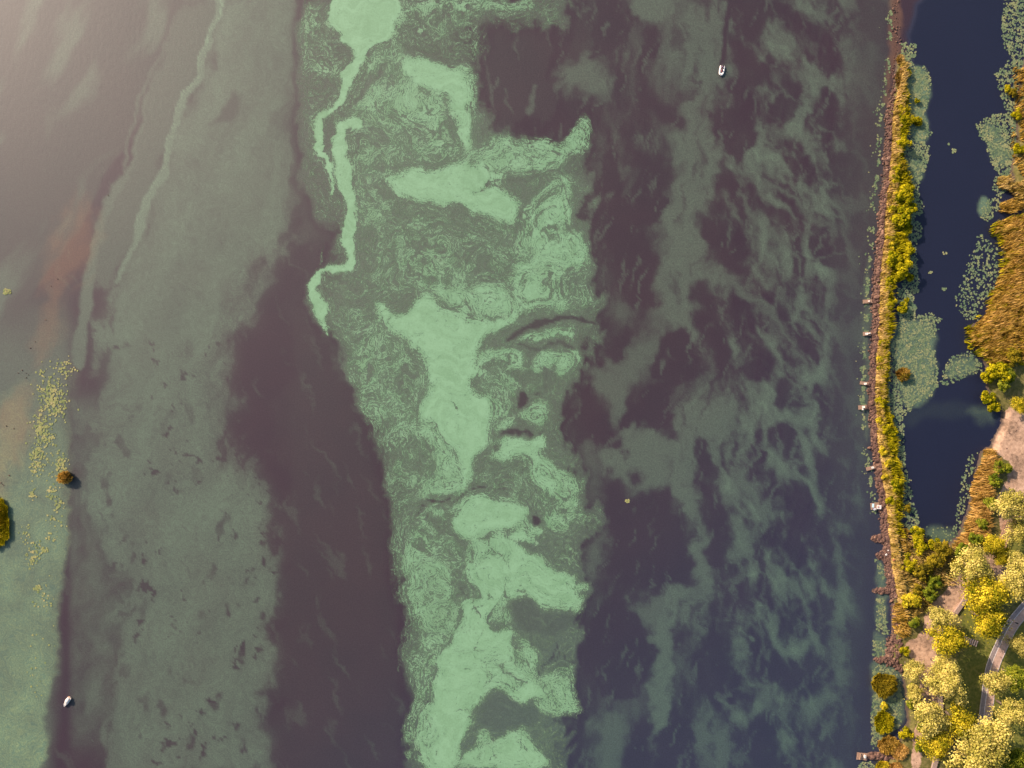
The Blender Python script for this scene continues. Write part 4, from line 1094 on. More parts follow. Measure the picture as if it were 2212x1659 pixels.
# ------------------------------------------------------------------ foliage materials
def leaf_mat(name, stops, trans=0.24):
    m = bpy.data.materials.new(name); m.use_nodes = True
    nt = m.node_tree; nt.nodes.remove(nt.nodes['Principled BSDF'])
    out = nt.nodes['Material Output']
    v = attr(nt, 'v').outputs['Fac']
    oi = nt.nodes.new('ShaderNodeObjectInfo').outputs['Random']
    nz = noise(nt, geo_pos(nt), 0.35, 3)
    f = math_n(nt, 'ADD', math_n(nt, 'ADD', v, math_n(nt, 'MULTIPLY', math_n(nt, 'SUBTRACT', nz, 0.5), 0.7)), math_n(nt, 'MULTIPLY', math_n(nt, 'SUBTRACT', oi, 0.5), 0.16))
    c = ramp(nt, f, stops)
    d = nt.nodes.new('ShaderNodeBsdfDiffuse'); tr = nt.nodes.new('ShaderNodeBsdfTranslucent'); mx = nt.nodes.new('ShaderNodeMixShader')
    nt.links.new(c, d.inputs[0]); nt.links.new(c, tr.inputs[0])
    mx.inputs[0].default_value = trans
    nt.links.new(d.outputs[0], mx.inputs[1]); nt.links.new(tr.outputs[0], mx.inputs[2])
    nt.links.new(mx.outputs[0], out.inputs[0])
    return m


LM = {
    'cream': leaf_mat('leaf_cream', [(0.12, (0.10, 0.11, 0.02)), (0.48, (0.38, 0.33, 0.062)), (0.85, (0.72, 0.59, 0.165))]),
    'yellow': leaf_mat('leaf_yellow', [(0.12, (0.09, 0.105, 0.006)), (0.48, (0.40, 0.325, 0.014)), (0.85, (0.72, 0.55, 0.04))]),
    'green': leaf_mat('leaf_green', [(0.1, (0.050, 0.085, 0.010)), (0.5, (0.16, 0.19, 0.014)), (0.9, (0.33, 0.32, 0.03))]),
    'lime': leaf_mat('leaf_lime', [(0.1, (0.055, 0.075, 0.003)), (0.45, (0.21, 0.20, 0.005)), (0.85, (0.47, 0.385, 0.012))]),
    'olive': leaf_mat('leaf_olive', [(0.1, (0.07, 0.06, 0.008)), (0.5, (0.21, 0.165, 0.012)), (0.9, (0.36, 0.26, 0.02))]),
    'straw': leaf_mat('reed_straw', [(0.05, (0.17, 0.12, 0.02)), (0.45, (0.40, 0.28, 0.065)), (0.9, (0.62, 0.43, 0.16))], 0.25),
    'rust': leaf_mat('reed_rust', [(0.05, (0.13, 0.085, 0.012)), (0.5, (0.37, 0.225, 0.036)), (0.9, (0.60, 0.39, 0.10))], 0.25),
    'tan': leaf_mat('reed_tan', [(0.05, (0.19, 0.11, 0.02)), (0.5, (0.44, 0.26, 0.06)), (0.9, (0.64, 0.40, 0.13))], 0.25),
}
pad_mat = leaf_mat('lily_pad', [(0.05, (0.10, 0.16, 0.095)), (0.5, (0.185, 0.235, 0.125)), (0.9, (0.30, 0.30, 0.145))], 0.1)
pad_yel = leaf_mat('lily_pad_yellow', [(0.05, (0.19, 0.24, 0.10)), (0.5, (0.30, 0.31, 0.125)), (0.9, (0.42, 0.37, 0.18))], 0.1)
bark = plain('bark', (0.14, 0.10, 0.07), 0.95, 0.35, 8.0)


def leaves(cent, nrm, size):
    """One four-cornered leaf spray per centre."""
    n = len(cent)
    nrm = nrm / (np.linalg.norm(nrm, axis=1)[:, None] + 1e-9)
    r = rng.normal(size=(n, 3))
    a = np.cross(nrm, r); a /= np.linalg.norm(a, axis=1)[:, None] + 1e-9
    b_ = np.cross(nrm, a)
    s = size[:, None]
    q = np.stack([cent - a * s, cent - b_ * s * 0.6, cent + a * s, cent + b_ * s * 0.6], 1).reshape(-1, 3)
    return q, np.arange(4 * n).reshape(-1, 4)


def crown_mesh(name, mat, nclump, nleaf, seed, flat=0.8, leaf=0.06, feather=0.0, low=-0.35):
    """Unit crown: radius about 1, base near z = 0."""
    r_ = np.random.default_rng(seed)
    cs, ns, sz, vs_ = [], [], [], []
    for k in range(nclump):
        u = r_.normal(size=3); u /= np.linalg.norm(u)
        if u[2] < low: u[2] = -u[2]
        az = math.atan2(u[1], u[0])
        lob = 0.80 + 0.16 * math.sin(3 * az + seed) + 0.12 * math.sin(5 * az + 2.3 * seed) + r_.uniform(-0.2, 0.2)
        rr = (0.42 + 0.42 * r_.uniform() ** 0.5) * lob
        c = u * rr * np.array([1, 1, flat]) + np.array([0, 0, flat * 0.75])
        rc_ = r_.uniform(0.17, 0.31)
        d = r_.normal(size=(nleaf, 3)); d /= np.linalg.norm(d, axis=1)[:, None]
        d[:, 2] = np.where(d[:, 2] < -0.3, -d[:, 2], d[:, 2])
        rad = rc_ * r_.uniform(0.55, 1.0, (nleaf, 1)) ** 0.6
        if feather:
            rad = rad * (1 + feather * r_.uniform(0, 1, (nleaf, 1)) ** 3)
        cs.append(c + d * rad * np.array([1, 1, 0.8]))
        ns.append(d + 0.5 * r_.normal(size=(nleaf, 3)) + np.array([0, 0, 0.35]))
        sz.append(leaf * r_.uniform(0.6, 1.3, nleaf))
        vs_.append(np.clip(0.52 + r_.normal(0, 0.22) + 0.15 * r_.normal(size=nleaf), 0, 1))
    cs = np.concatenate(cs)
    q, f = leaves(cs, np.concatenate(ns), np.concatenate(sz))
    return mesh_np(name, q, f, mat, {'v': ('FLOAT', np.repeat(np.concatenate(vs_), 4))})


def trunk_mesh(seed, h=0.75):
    r_ = random.Random(seed)
    bm = bmesh.new()
    tube(bm, [(0, 0, -0.75), (0.02, 0.01, -0.3), (0.0, 0.03, 0.1), (0.03, 0.0, h)], [0.085, 0.065, 0.05, 0.02], 7)
    for k in range(6):
        a = k * 1.05 + r_.uniform(-.3, .3); z0 = -0.1 + 0.11 * k
        L = r_.uniform(0.4, 0.65)
        tube(bm, [(0, 0, z0), (math.cos(a) * L * .5, math.sin(a) * L * .5, z0 + .22), (math.cos(a) * L, math.sin(a) * L, z0 + .42)], [0.035, 0.024, 0.008], 5)
    return bm_mesh('trunk', bm, bark, True)


def stem_mesh(seed):
    r_ = random.Random(seed)
    bm = bmesh.new()
    for k in range(5):
        a = k * 1.26 + r_.uniform(-.4, .4); L = r_.uniform(.3, .6)
        tube(bm, [(0.05 * math.cos(a), 0.05 * math.sin(a), -0.2), (math.cos(a) * L * .5, math.sin(a) * L * .5, .35), (math.cos(a) * L, math.sin(a) * L, .8)], [0.05, 0.035, 0.012], 5)
    return bm_mesh('stem', bm, bark, True)


TREE = {}
for kk, (kind, fe, lf) in enumerate((('cream', 1.0, 0.048), ('yellow', 1.3, 0.046), ('green', 0.8, 0.046))):
    TREE[kind] = [crown_mesh('crown', LM[kind], 56, 120, 100 + 10 * kk + s, 0.82, lf, fe) for s in range(3)]
TRUNK = [trunk_mesh(s) for s in range(3)]
BUSH = {}
for kk, kind in enumerate(('lime', 'olive', 'green', 'yellow', 'cream')):
    BUSH[kind] = [crown_mesh('foliage', LM[kind], 20, 60, 200 + 10 * kk + s, 0.72, 0.10, 0.5, -0.1) for s in range(2)]
STEM = [stem_mesh(s) for s in range(2)]

# trees: x, y of the crown, radius, kind, label
trees = [
    (2184, 1094, 33, 'cream', 'broad cream leaved tree overhanging the north end of the boardwalk'),
    (2201, 1150, 26, 'cream', 'cream tree at the right edge, just east of the boardwalk rails'),
    (2144, 1178, 24, 'yellow', 'feathery yellow tree at the south end of the boardwalk'),
    (2164, 1200, 20, 'yellow', 'small yellow tree southeast of the boardwalk end'),
    (2102, 1223, 35, 'cream', 'rounded pale tree at the head of the sandy track'),
    (2200, 1218, 28, 'cream', 'pale tree on the right edge, above the largest cream crown'),
    (2190, 1262, 37, 'cream', 'large cream crown on the right edge, north of the cycle path bend'),
    (2126, 1281, 40, 'yellow', 'spreading golden yellow tree beside the straight seat wall'),
    (2030, 1334, 26, 'cream', 'cream yellow tree on the sandy track, west of the lawn'),
    (2046, 1382, 34, 'yellow', 'golden tree beside the timber steps, on their west side'),
    (2137, 1342, 36, 'yellow', 'wide golden tree beside the timber steps, on their east side'),
    (1974, 1444, 21, 'cream', 'small cream tree on the track edge above the round willow'),
    (2036, 1440, 26, 'cream', 'cream tree at the lawn edge, directly above the pale low wall tree'),
    (2046, 1474, 36, 'cream', 'big cream tree casting its long shadow across the lawn'),
    (2149, 1474, 28, 'cream', 'greenish cream tree leaning over the cycle path'),
    (2198, 1466, 30, 'green', 'leafy green tree at the right edge beyond the cycle path'),
    (1976, 1493, 16, 'cream', 'narrow cream tree beside the track, east of the round willow'),
    (2008, 1550, 37, 'cream', 'feathery cream tree at the south end of the low wall'),
    (2076, 1562, 33, 'yellow', 'bright yellow tree at the south end of the lawn'),
    (2021, 1604, 31, 'yellow', 'yellow tree just below the feathery cream tree'),
    (2190, 1538, 32, 'cream', 'pale grey green tree at the right edge, south of the green one'),
    (2136, 1592, 44, 'cream', 'large cream tree at the foot of the cycle path'),
    (2104, 1648, 46, 'cream', 'cream tree cut by the bottom edge of the picture'),
    (2203, 1394, 24, 'cream', 'pale tree at the right edge inside the cycle path bend'),
    (2194, 1645, 30, 'green', 'shaded green tree in the bottom right corner'),
    (2203, 876, 17, 'yellow', 'yellow tree by the sandy beach at the right edge'),
]
for i, (fx, fy, r, kind, label) in enumerate(trees):
    rad = r * S * 1.14
    hz = 1.0 + rad * 0.62
    zc = hz + rad * 0.75
    p = P(fx, fy, zc)
    root = empty('pale_tree' if kind == 'cream' else ('yellow_tree' if kind == 'yellow' else 'green_tree'), (p.x, p.y, hz), random.uniform(0, 6.28), (rad, rad, rad))
    link('trunk', TRUNK[i % 3], root)
    link('crown', TREE[kind][i % 3], root)
    tag(root, label, 'tree', 'trees in the lakeside park')

# bushes
bushes = [
    (1955, 219, 9, 'olive'), (1953, 257, 11, 'lime'), (1977, 260, 9, 'lime'), (1981, 217, 6, 'lime'), (1948, 307, 14, 'lime'), (1946, 361, 12, 'olive'), (1962, 406, 13, 'lime'), (1955, 427, 18, 'lime'),
    (1963, 449, 15, 'lime'), (1946, 470, 20, 'lime'), (1956, 496, 14, 'lime'), (1963, 536, 15, 'lime'), (1932, 559, 16, 'lime'), (1960, 564, 13, 'lime'), (1946, 584, 18, 'lime'), (1925, 606, 12, 'lime'), (1965, 600, 9, 'lime'),
    (1920, 656, 12, 'lime'), (1948, 665, 12, 'lime'), (1958, 648, 6, 'lime'), (1911, 770, 9, 'lime'), (1910, 800, 8, 'olive'), (1923, 899, 9, 'lime'), (1927, 933, 11, 'lime'), (1930, 961, 9, 'lime'), (1939, 1046, 14, 'lime'), (1960, 1098, 8, 'olive'), (1938, 1075, 9, 'olive'),
    (1981, 1153, 17, 'lime'), (1989, 1176, 18, 'lime'), (2017, 1174, 15, 'lime'), (2036, 1188, 20, 'olive'), (1963, 1223, 15, 'lime'), (1961, 1200, 8, 'lime'), (2019, 1214, 20, 'olive'), (1993, 1235, 22, 'olive'), (2019, 1257, 17, 'green'), (2010, 1283, 17, 'green'), (1984, 1275, 14, 'olive'),
    (1976, 1296, 18, 'yellow'), (1958, 1297, 14, 'yellow'), (1977, 1344, 14, 'green'), (1955, 1407, 12, 'lime'), (1911, 1526, 10, 'yellow'), (1953, 1583, 15, 'lime'), (1969, 1482, 10, 'green'), (1969, 1519, 12, 'green'), (1989, 1571, 10, 'green'), (1988, 1614, 13, 'green'),
    (2153, 798, 22, 'lime'), (2132, 812, 15, 'lime'), (2166, 831, 15, 'green'), (2133, 856, 15, 'lime'), (2148, 880, 13, 'lime'), (2180, 810, 16, 'green'), (2190, 770, 16, 'olive'), (2160, 1010, 14, 'green'), (2148, 1040, 15, 'green'), (2138, 1085, 15, 'green'), (2110, 1165, 18, 'green'), (2075, 1190, 18, 'green'), (2120, 1130, 15, 'green'),
    (2196, 250, 11, 'lime'), (2188, 200, 9, 'olive'), (2178, 190, 8, 'lime'), (2200, 320, 12, 'lime'), (2065, 1215, 12, 'olive'), (1945, 1225, 8, 'yellow'), (1953, 812, 10, 'olive'), (2178, 1010, 10, 'green'),
]
for (y0_, y1_, n_, x_) in ((150, 380, 6, 30), (380, 640, 9, 34), (680, 1090, 12, 26)):
    for k_ in range(n_):
        yb = y0_ + (k_ + random.uniform(0.2, 0.8)) * (y1_ - y0_) / n_
        bushes.append((float(np.interp(yb, dl[:, 1], dl[:, 0])) + x_ + random.uniform(-5, 7), yb, random.uniform(7, 11), random.choice(('lime', 'lime', 'yellow'))))
ORD = ['first', 'second', 'third', 'fourth', 'fifth', 'sixth', 'seventh', 'eighth', 'ninth', 'tenth', 'eleventh', 'twelfth', 'thirteenth', 'fourteenth', 'fifteenth', 'sixteenth', 'seventeenth', 'eighteenth', 'nineteenth', 'twentieth',
       'twenty-first', 'twenty-second', 'twenty-third', 'twenty-fourth', 'twenty-fifth', 'twenty-sixth', 'twenty-seventh', 'twenty-eighth', 'twenty-ninth', 'thirtieth', 'thirty-first', 'thirty-second', 'thirty-third', 'thirty-fourth', 'thirty-fifth', 'thirty-sixth', 'thirty-seventh', 'thirty-eighth', 'thirty-ninth', 'fortieth', 'forty-first', 'forty-second', 'forty-third', 'forty-fourth', 'forty-fifth', 'forty-sixth', 'forty-seventh', 'forty-eighth', 'forty-ninth', 'fiftieth', 'fifty-first', 'fifty-second', 'fifty-third', 'fifty-fourth', 'fifty-fifth']
CW = {'lime': 'lime green bush', 'olive': 'brownish olive bush', 'green': 'dark green bush', 'yellow': 'golden yellow bush', 'cream': 'pale bush'}


def zone(fx, fy):
    if fx > 2040 and fy < 600: return 'at the reedy right edge'
    if fx > 2100 and fy < 900: return 'on the bank above the pond'
    if fx > 2040: return 'on the pond\'s east bank'
    if fy < 1120: return 'on the stone dike'
    if fy < 1330: return 'in the thicket below the pond'
    return 'between the shore stones and sandy track'


zc_ = {}
for i, (fx, fy, r, kind) in enumerate(sorted(bushes, key=lambda q: q[1])):
    k = (kind, zone(fx, fy)); zc_[k] = zc_.get(k, 0) + 1
    rad = r * S * (1.35 if fy < 1120 else 1.2)
    g0 = ground_z(fx, fy)
    p = P(fx, fy, g0 + rad * 0.6)
    root = empty('bush', (p.x, p.y, g0), random.uniform(0, 6.28), (rad, rad, rad * 0.85))
    link('stem', STEM[i % 2], root)
    link('foliage', BUSH[kind][i % 2], root)
    tag(root, '%s %s, %s from top' % (CW[kind], k[1], ORD[zc_[k] - 1]), 'bush', 'bushes along the shore')


# ------------------------------------------------------------------ reeds
def blades(fx, fy, z, hmin, hmax, lean, w=0.10, vmean=0.5, vsp=0.18, patch=0.3, seed=0):
    n = len(fx)
    x = (fx - CXF) * S; y = (CYF - fy) * S
    h = rng.uniform(hmin, hmax, n)
    an = rng.uniform(0, 6.28, n)
    lean = (lean[0] + 0.35 * pn(fx / 18, fy / 18, 501), lean[1] + 0.35 * pn(fx / 18, fy / 18, 502))
    lx = (lean[0] + rng.normal(0, 0.18, n)) * h; ly = (lean[1] + rng.normal(0, 0.18, n)) * h
    wx_, wy_ = np.cos(an) * w * rng.uniform(.6, 1.4, n), np.sin(an) * w * rng.uniform(.6, 1.4, n)
    a = np.stack([x - wx_, y - wy_, z], 1); b_ = np.stack([x + wx_, y + wy_, z], 1)
    m1 = np.stack([x + lx * .35 - wx_ * .8, y + ly * .35 - wy_ * .8, z + h * .62], 1); m2 = np.stack([x + lx * .35 + wx_ * .8, y + ly * .35 + wy_ * .8, z + h * .62], 1)
    tp = np.stack([x + lx, y + ly, z + h * 0.97], 1)
    v = np.stack([a, b_, m1, m2, tp], 1).reshape(-1, 3)
    o = 5 * np.arange(n)[:, None]
    f = np.concatenate([o + np.array([[0, 1, 3]]), o + np.array([[0, 3, 2]]), o + np.array([[2, 3, 4]])])
    vv_ = np.clip(vmean + vsp * rng.normal(size=n) + patch * pn(fx / 11, fy / 11, 400 + seed), 0, 1)
    return v, f, np.repeat(vv_, 5)


def scatter(poly, per_m2):
    p = np.asarray(poly, dtype=float)
    x0, y0 = p.min(0); x1, y1 = p.max(0)
    n = int((x1 - x0) * (y1 - y0) * S * S * per_m2)
    fx = rng.uniform(x0, x1, n); fy = rng.uniform(y0, y1, n)
    wob = 5 * pn(fx / 12, fy / 12, 411); wob2 = 5 * pn(fx / 12, fy / 12, 412)
    k = inside(fx + wob, fy + wob2, p)
    return fx[k], fy[k]


def reed_bed(name, poly, per_m2, hmin, hmax, lean, mat, label, seed, vmean=0.5, tip=True, gaps=0.0):
    fx, fy = scatter(poly, per_m2)
    if gaps:
        k = pn(fx / 16, fy / 16, 420 + seed) > -1 + gaps
        fx, fy = fx[k], fy[k]
    z = ground_zv(fx, fy)
    v, f, at_ = blades(fx, fy, z, hmin, hmax, lean, 0.11, vmean, 0.2, 0.6, seed=seed)
    me = mesh_np(name, v, f, LM[mat], {'v': ('FLOAT', at_)})
    return tag(link(name, me), label, kind='stuff')


reed_bed('reed_bed', [(2260, 458), (2196, 470), (2150, 482), (2140, 500), (2160, 520), (2168, 560), (2152, 604), (2138, 642), (2124, 682), (2092, 710), (2090, 733), (2107, 753), (2132, 788), (2160, 786), (2260, 770)], 15, 1.5, 3.0, (0.22, 0.22), 'rust', 'big orange brown reed bed at the right edge beside the channel', 1, 0.5)
reed_bed('reed_bed', [(2260, 480), (2180, 486), (2170, 510), (2180, 570), (2160, 640), (2120, 690), (2110, 720), (2130, 740), (2180, 700), (2260, 640)], 7, 2.0, 3.2, (0.3, 0.3), 'tan', 'paler tan plumes standing through the orange brown reed bed', 2, 0.62, gaps=0.6)
reed_bed('reed_bed', [(2260, 455), (2150, 475), (2130, 500), (2152, 530), (2156, 600), (2128, 640), (2112, 680), (2082, 706), (2080, 738), (2100, 764), (2140, 800), (2260, 780)], 7, 1.4, 2.6, (0.2, 0.1), 'lime', 'yellow green young shoots along the edge of the big reed bed', 21, 0.6, gaps=1.0)
reed_bed('reed_bed', [(2158, 437), (2188, 431), (2208, 446), (2182, 462), (2155, 458)], 14, 1.4, 2.2, (0.2, 0.1), 'rust', 'small tongue of rusty reeds above the big reed bed', 3, 0.6)
reed_bed('reed_bed', [(2152, 386), (2176, 378), (2186, 398), (2214, 388), (2260, 430), (2192, 432), (2180, 416), (2160, 410)], 14, 1.4, 2.2, (0.2, 0.1), 'straw', 'pale straw reeds on the point above the rusty tongue', 4, 0.55)
reed_bed('reed_bed', [(2126, 964), (2142, 972), (2150, 1000), (2136, 1050), (2128, 1100), (2128, 1150), (2092, 1180), (2062, 1184), (2052, 1172), (2075, 1152), (2094, 1095), (2097, 1050), (2110, 1010)], 18, 1.8, 2.7, (0.25, 0.1), 'tan', 'tan curved reed belt on the east side of the pond', 5, 0.55)
reed_bed('reed_bed', [(2186, 150), (2260, 140), (2260, 390), (2195, 380), (2180, 320), (2190, 240)], 9, 1.0, 1.8, (0.2, 0.1), 'rust', 'sparse brown marsh plants at the upper right edge', 6, 0.55, gaps=0.8)
# fringe of straw coloured reeds along the crest of the dike
yy = rng.uniform(140, 1300, 15000)
xl = np.interp(yy, dl[:, 1], dl[:, 0])
wid = 13 + 5 * pn(yy / 40, yy * 0, 431)
xx = xl + 11.5 + rng.uniform(0, 1, len(yy)) ** 1.3 * wid
ok = (pn(xx / 10, yy / 14, 432) > -0.55) & (yy > 140)
xx, yy = xx[ok], yy[ok]
v, f, at_ = blades(xx, yy, ground_zv(xx, yy), 1.0, 2.1, (0.35, 0.05), 0.12, 0.62, 0.14, 0.7, 9)
tag(link('reed_fringe', mesh_np('reed_fringe', v, f, LM['straw'], {'v': ('FLOAT', at_)})), 'straw yellow reed fringe along the crest of the stone dike', kind='stuff')
yy = rng.uniform(190, 1160, 26000)
xl = np.interp(yy, dl[:, 1], dl[:, 0]); xx = xl + 18 + rng.uniform(0, 1, len(yy)) * 44
ok = (ground_zv(xx, yy) > 0.1) & (pn(xx / 12, yy / 16, 436) + 0.5 * pn(xx / 5, yy / 6, 437) > -0.35)
xx, yy = xx[ok], yy[ok]
v, f, at_ = blades(xx, yy, ground_zv(xx, yy), 0.8, 2.0, (0.3, 0.05), 0.15, 0.66, 0.18, 0.45, 12)
tag(link('dike_herbs', mesh_np('dike_herbs', v, f, LM['lime'], {'v': ('FLOAT', at_)})), 'yellow green herbs filling the dike between reeds and lilies', kind='stuff')
for k, (p, mt, lb) in enumerate([([(1940, 1140), (1956, 1140), (1962, 1190), (1950, 1200), (1938, 1170)], 'rust', 'rust brown reeds at the dike foot, top of the thicket'),
                                 ([(1926, 1300), (1955, 1300), (1958, 1370), (1938, 1380), (1926, 1350)], 'rust', 'orange reeds on the shore beside the lilies'),
                                 ([(1925, 1215), (1948, 1200), (1956, 1240), (1945, 1250), (1930, 1245)], 'straw', 'straw grass strip along the footpath'),
                                 ([(1935, 1280), (2010, 1270), (2010, 1310), (1970, 1330), (1940, 1310)], 'straw', 'mixed straw grass in the lower thicket'),
                                 ([(1940, 1150), (2060, 1180), (2060, 1260), (1960, 1280), (1945, 1220)], 'straw', 'dry grass under the thicket bushes')]):
    reed_bed('tall_grass', p, 14 if k < 4 else 7, 0.8, 1.7, (0.25, 0.05), mt, lb, 10 + k, 0.5)


def tussock(name, fx, fy, rx, ry, mat, mat2, label, hgt=2.4, n=1800, z0=0.0):
    r_ = np.sqrt(rng.uniform(0, 1, n)); a_ = rng.uniform(0, 6.28, n)
    wob_ = 1 + 0.05 * np.sin(3 * a_ + fx) + 0.05 * np.sin(5 * a_ + fy) + 0.06 * np.sin(11 * a_ + fx * 1.7)
    ux, uy = r_ * np.cos(a_) * wob_, r_ * np.sin(a_) * wob_
    c = P(fx, fy, hgt * 0.6)
    h = hgt * (1 - 0.45 * r_ ** 2) * rng.uniform(.75, 1.1, n)
    w = 0.16
    an = rng.uniform(0, 6.28, n)
    x, y = ux * rx * S * 0.85, -uy * ry * S * 0.85
    lx, ly = ux * 0.75 + rng.normal(0, .12, n), -uy * 0.75 + rng.normal(0, .12, n)
    wx_, wy_ = np.cos(an) * w, np.sin(an) * w
    z = np.full(n, -0.1)
    v = np.stack([np.stack([x - wx_, y - wy_, z], 1), np.stack([x + wx_, y + wy_, z], 1), np.stack([x + lx * .4 - wx_, y + ly * .4 - wy_, h * .65], 1), np.stack([x + lx * .4 + wx_, y + ly * .4 + wy_, h * .65], 1), np.stack([x + lx, y + ly, h], 1)], 1).reshape(-1, 3)
    o = 5 * np.arange(n)[:, None]
    f = np.concatenate([o + np.array([[0, 1, 3]]), o + np.array([[0, 3, 2]]), o + np.array([[2, 3, 4]])])
    at_ = np.repeat(np.clip((0.80 if fx < 300 else 0.58) + 0.2 * rng.normal(size=n) + 0.35 * pn(ux * 2.2, uy * 2.2, int(fx)), 0, 1), 5)
    root = empty('reed_tussock', (c.x, c.y, z0))
    link('blades', mesh_np('blades', v, f, LM[mat], {'v': ('FLOAT', at_)}), root)
    bm = bmesh.new()
    bmesh.ops.create_icosphere(bm, subdivisions=2, radius=1.0, matrix=Matrix.Diagonal((rx * S * 0.8, ry * S * 0.8, hgt * 0.3, 1)))
    for vv2 in bm.verts: vv2.co *= 1 + 0.12 * math.sin(vv2.co.x * 5 + vv2.co.y * 3)
    rm = bm_mesh('root_mound', bm, LM[mat2], True)
    aa = rm.attributes.new('v', 'FLOAT', 'POINT'); aa.data.foreach_set('value', np.full(len(rm.vertices), 0.45, dtype=np.float32))
    link('root_mound', rm, root)
    return tag(root, label, 'reeds')


tussock('reed', 1913, 1482, 27, 26, 'olive', 'olive', 'large round brown olive willow clump standing in the lilies', 3.6, 3000)
tussock('reed', 1911, 1562, 21, 26, 'lime', 'lime', 'oval green reed clump in the lilies below the round one', 2.4, 1600)
tussock('reed', 1922, 1612, 24, 20, 'rust', 'olive', 'tan brown reed clump beside the lowest jetty', 2.4, 1800)
tussock('reed', 1944, 1624, 17, 17, 'tan', 'olive', 'orange reed clump on shore behind the lowest jetty', 2.2, 1200, 0.3)
tussock('reed', 1908, 1658, 14, 12, 'yellow', 'lime', 'yellow reed clump cut by the bottom edge, lake side', 2.0, 800)
tussock('reed', 1934, 1660, 16, 12, 'tan', 'lime', 'orange yellow clump cut by the bottom edge, shore side', 2.0, 800, 0.3)
tussock('reed', 1952, 808, 14, 13, 'rust', 'lime', 'lone brown green reed clump among the cream lily mat', 2.2, 1000)
tussock('reed', 138, 1032, 15, 12, 'rust', 'olive', 'lone orange brown reed clump among yellow lilies at left', 2.4, 900)
tussock('reed', -6, 1130, 25, 62, 'lime', 'yellow', 'green edged reed island cut by the left edge', 1.7, 3800)
tussock('reed', -14, 1130, 22, 48, 'yellow', 'yellow', 'taller yellow reed core of the island at the left edge', 2.3, 1800)
tussock('reed', 1984, 262, 8, 8, 'lime', 'lime', 'small green clump standing in the upper lily mat', 1.6, 400)
tussock('reed', 1946, 128, 6, 10, 'straw', 'olive', 'uppermost small straw clump on the dike', 1.6, 400)
tussock('reed', 1946, 172, 8, 26, 'straw', 'olive', 'long straw clump on the dike beside the upper lily mat', 1.7, 1400)


# ------------------------------------------------------------------ water lilies
def pads(name, fx, fy, size, mat, label, cat=None):
    n = len(fx)
    K = 7
    an = rng.uniform(0, 6.28, n)
    t = np.linspace(0.25, 2 * np.pi - 0.25, K)
    ang = an[:, None] + t[None]
    x = ((fx - CXF) * S)[:, None] + np.cos(ang) * size[:, None]; y = ((CYF - fy) * S)[:, None] + np.sin(ang) * size[:, None]
    z = 0.045 + rng.uniform(0, 0.05, n)
    rim = np.stack([x, y, z[:, None] + 0.05 * size[:, None] * rng.uniform(-1, 2.0, (n, K))], -1)
    cen = np.stack([(fx - CXF) * S, (CYF - fy) * S, z], -1)[:, None]
    v = np.concatenate([cen, rim], 1).reshape(-1, 3)
    f = ((K + 1) * np.arange(n)[:, None, None] + np.array([(0, i, i + 1) for i in range(1, K)])[None]).reshape(-1, 3)
    at_ = np.repeat(np.clip(0.5 + 0.17 * rng.normal(size=n) + 0.35 * pn(fx / 18, fy / 18, 441), 0, 1), K + 1)
    me = mesh_np(name, v, f, mat, {'v': ('FLOAT', at_)})
    return tag(link(name, me), label, cat, kind='stuff')


def pad_patch(poly, per_m2, label, clump=0.0, mat=None, smin=0.15, smax=0.36):
    fx, fy = scatter(poly, per_m2 * 1.6)
    if clump:
        k = pn(fx / 7, fy / 7, 451) + 0.5 * pn(fx / 3, fy / 3, 452) > clump
        fx, fy = fx[k], fy[k]
    k = ground_zv(fx, fy) < 0.12
    fx, fy = fx[k], fy[k]
    if len(fx): pads('lily_pads', fx, fy, rng.uniform(smin, smax, len(fx)), mat or pad_mat, label)


pad_patch([(1946, 92), (1978, 94), (1981, 120), (1969, 125), (1972, 140), (2000, 145), (2011, 165), (2006, 220), (1996, 235), (2006, 278), (2014, 287), (1990, 305), (2000, 310), (2010, 330), (2003, 356), (1995, 378), (1986, 390), (1984, 420), (1996, 445), (1990, 462), (1977, 470), (1991, 490), (1990, 512), (1978, 530), (1982, 580), (1986, 620), (1975, 642), (1978, 672), (1940, 690), (1935, 640), (1955, 600), (1950, 400), (1950, 250)], 4.6, 'pale green lily belt along the channel side of the dike', -0.35)
pad_patch([(1965, 630), (1976, 652), (1975, 682), (1995, 680), (2010, 672), (2020, 680), (2035, 690), (2020, 705), (2023, 725), (2010, 730), (2005, 740), (2020, 760), (2026, 790), (2026, 830), (2015, 852), (1985, 872), (1970, 882), (1950, 900), (1955, 930), (1953, 962), (1956, 1000), (1966, 1040), (1971, 1080), (1986, 1120), (1992, 1148), (1960, 1152), (1950, 1100), (1945, 1040), (1930, 980), (1918, 900), (1918, 830), (1922, 750), (1938, 700)], 4.4, 'grey green lily mat between the dike and the pond', -0.30)
pad_patch([(2170, -30), (2260, -30), (2260, 210), (2200, 160), (2180, 128), (2164, 82), (2163, 30)], 4.0, 'lily mat in the upper right corner', -0.30)
pad_patch([(2148, 162), (2180, 130), (2260, 130), (2260, 262), (2168, 236), (2160, 192)], 3.6, 'loose lily mat just below the upper right corner', -0.15)
pad_patch([(2108, 268), (2140, 250), (2205, 240), (2235, 360), (2180, 384), (2160, 377), (2140, 352), (2130, 312), (2112, 296)], 4.4, 'dense lily point pushing into the channel from the east', -0.40)
pad_patch([(2143, 385), (2165, 374), (2178, 410), (2160, 428), (2147, 412)], 4.0, 'small lily collar around the straw reeds', -0.30)
pad_patch([(2130, 432), (2148, 428), (2165, 440), (2150, 462), (2130, 482), (2118, 470)], 4.0, 'lilies beside the smooth green scum patch in the channel', -0.30)
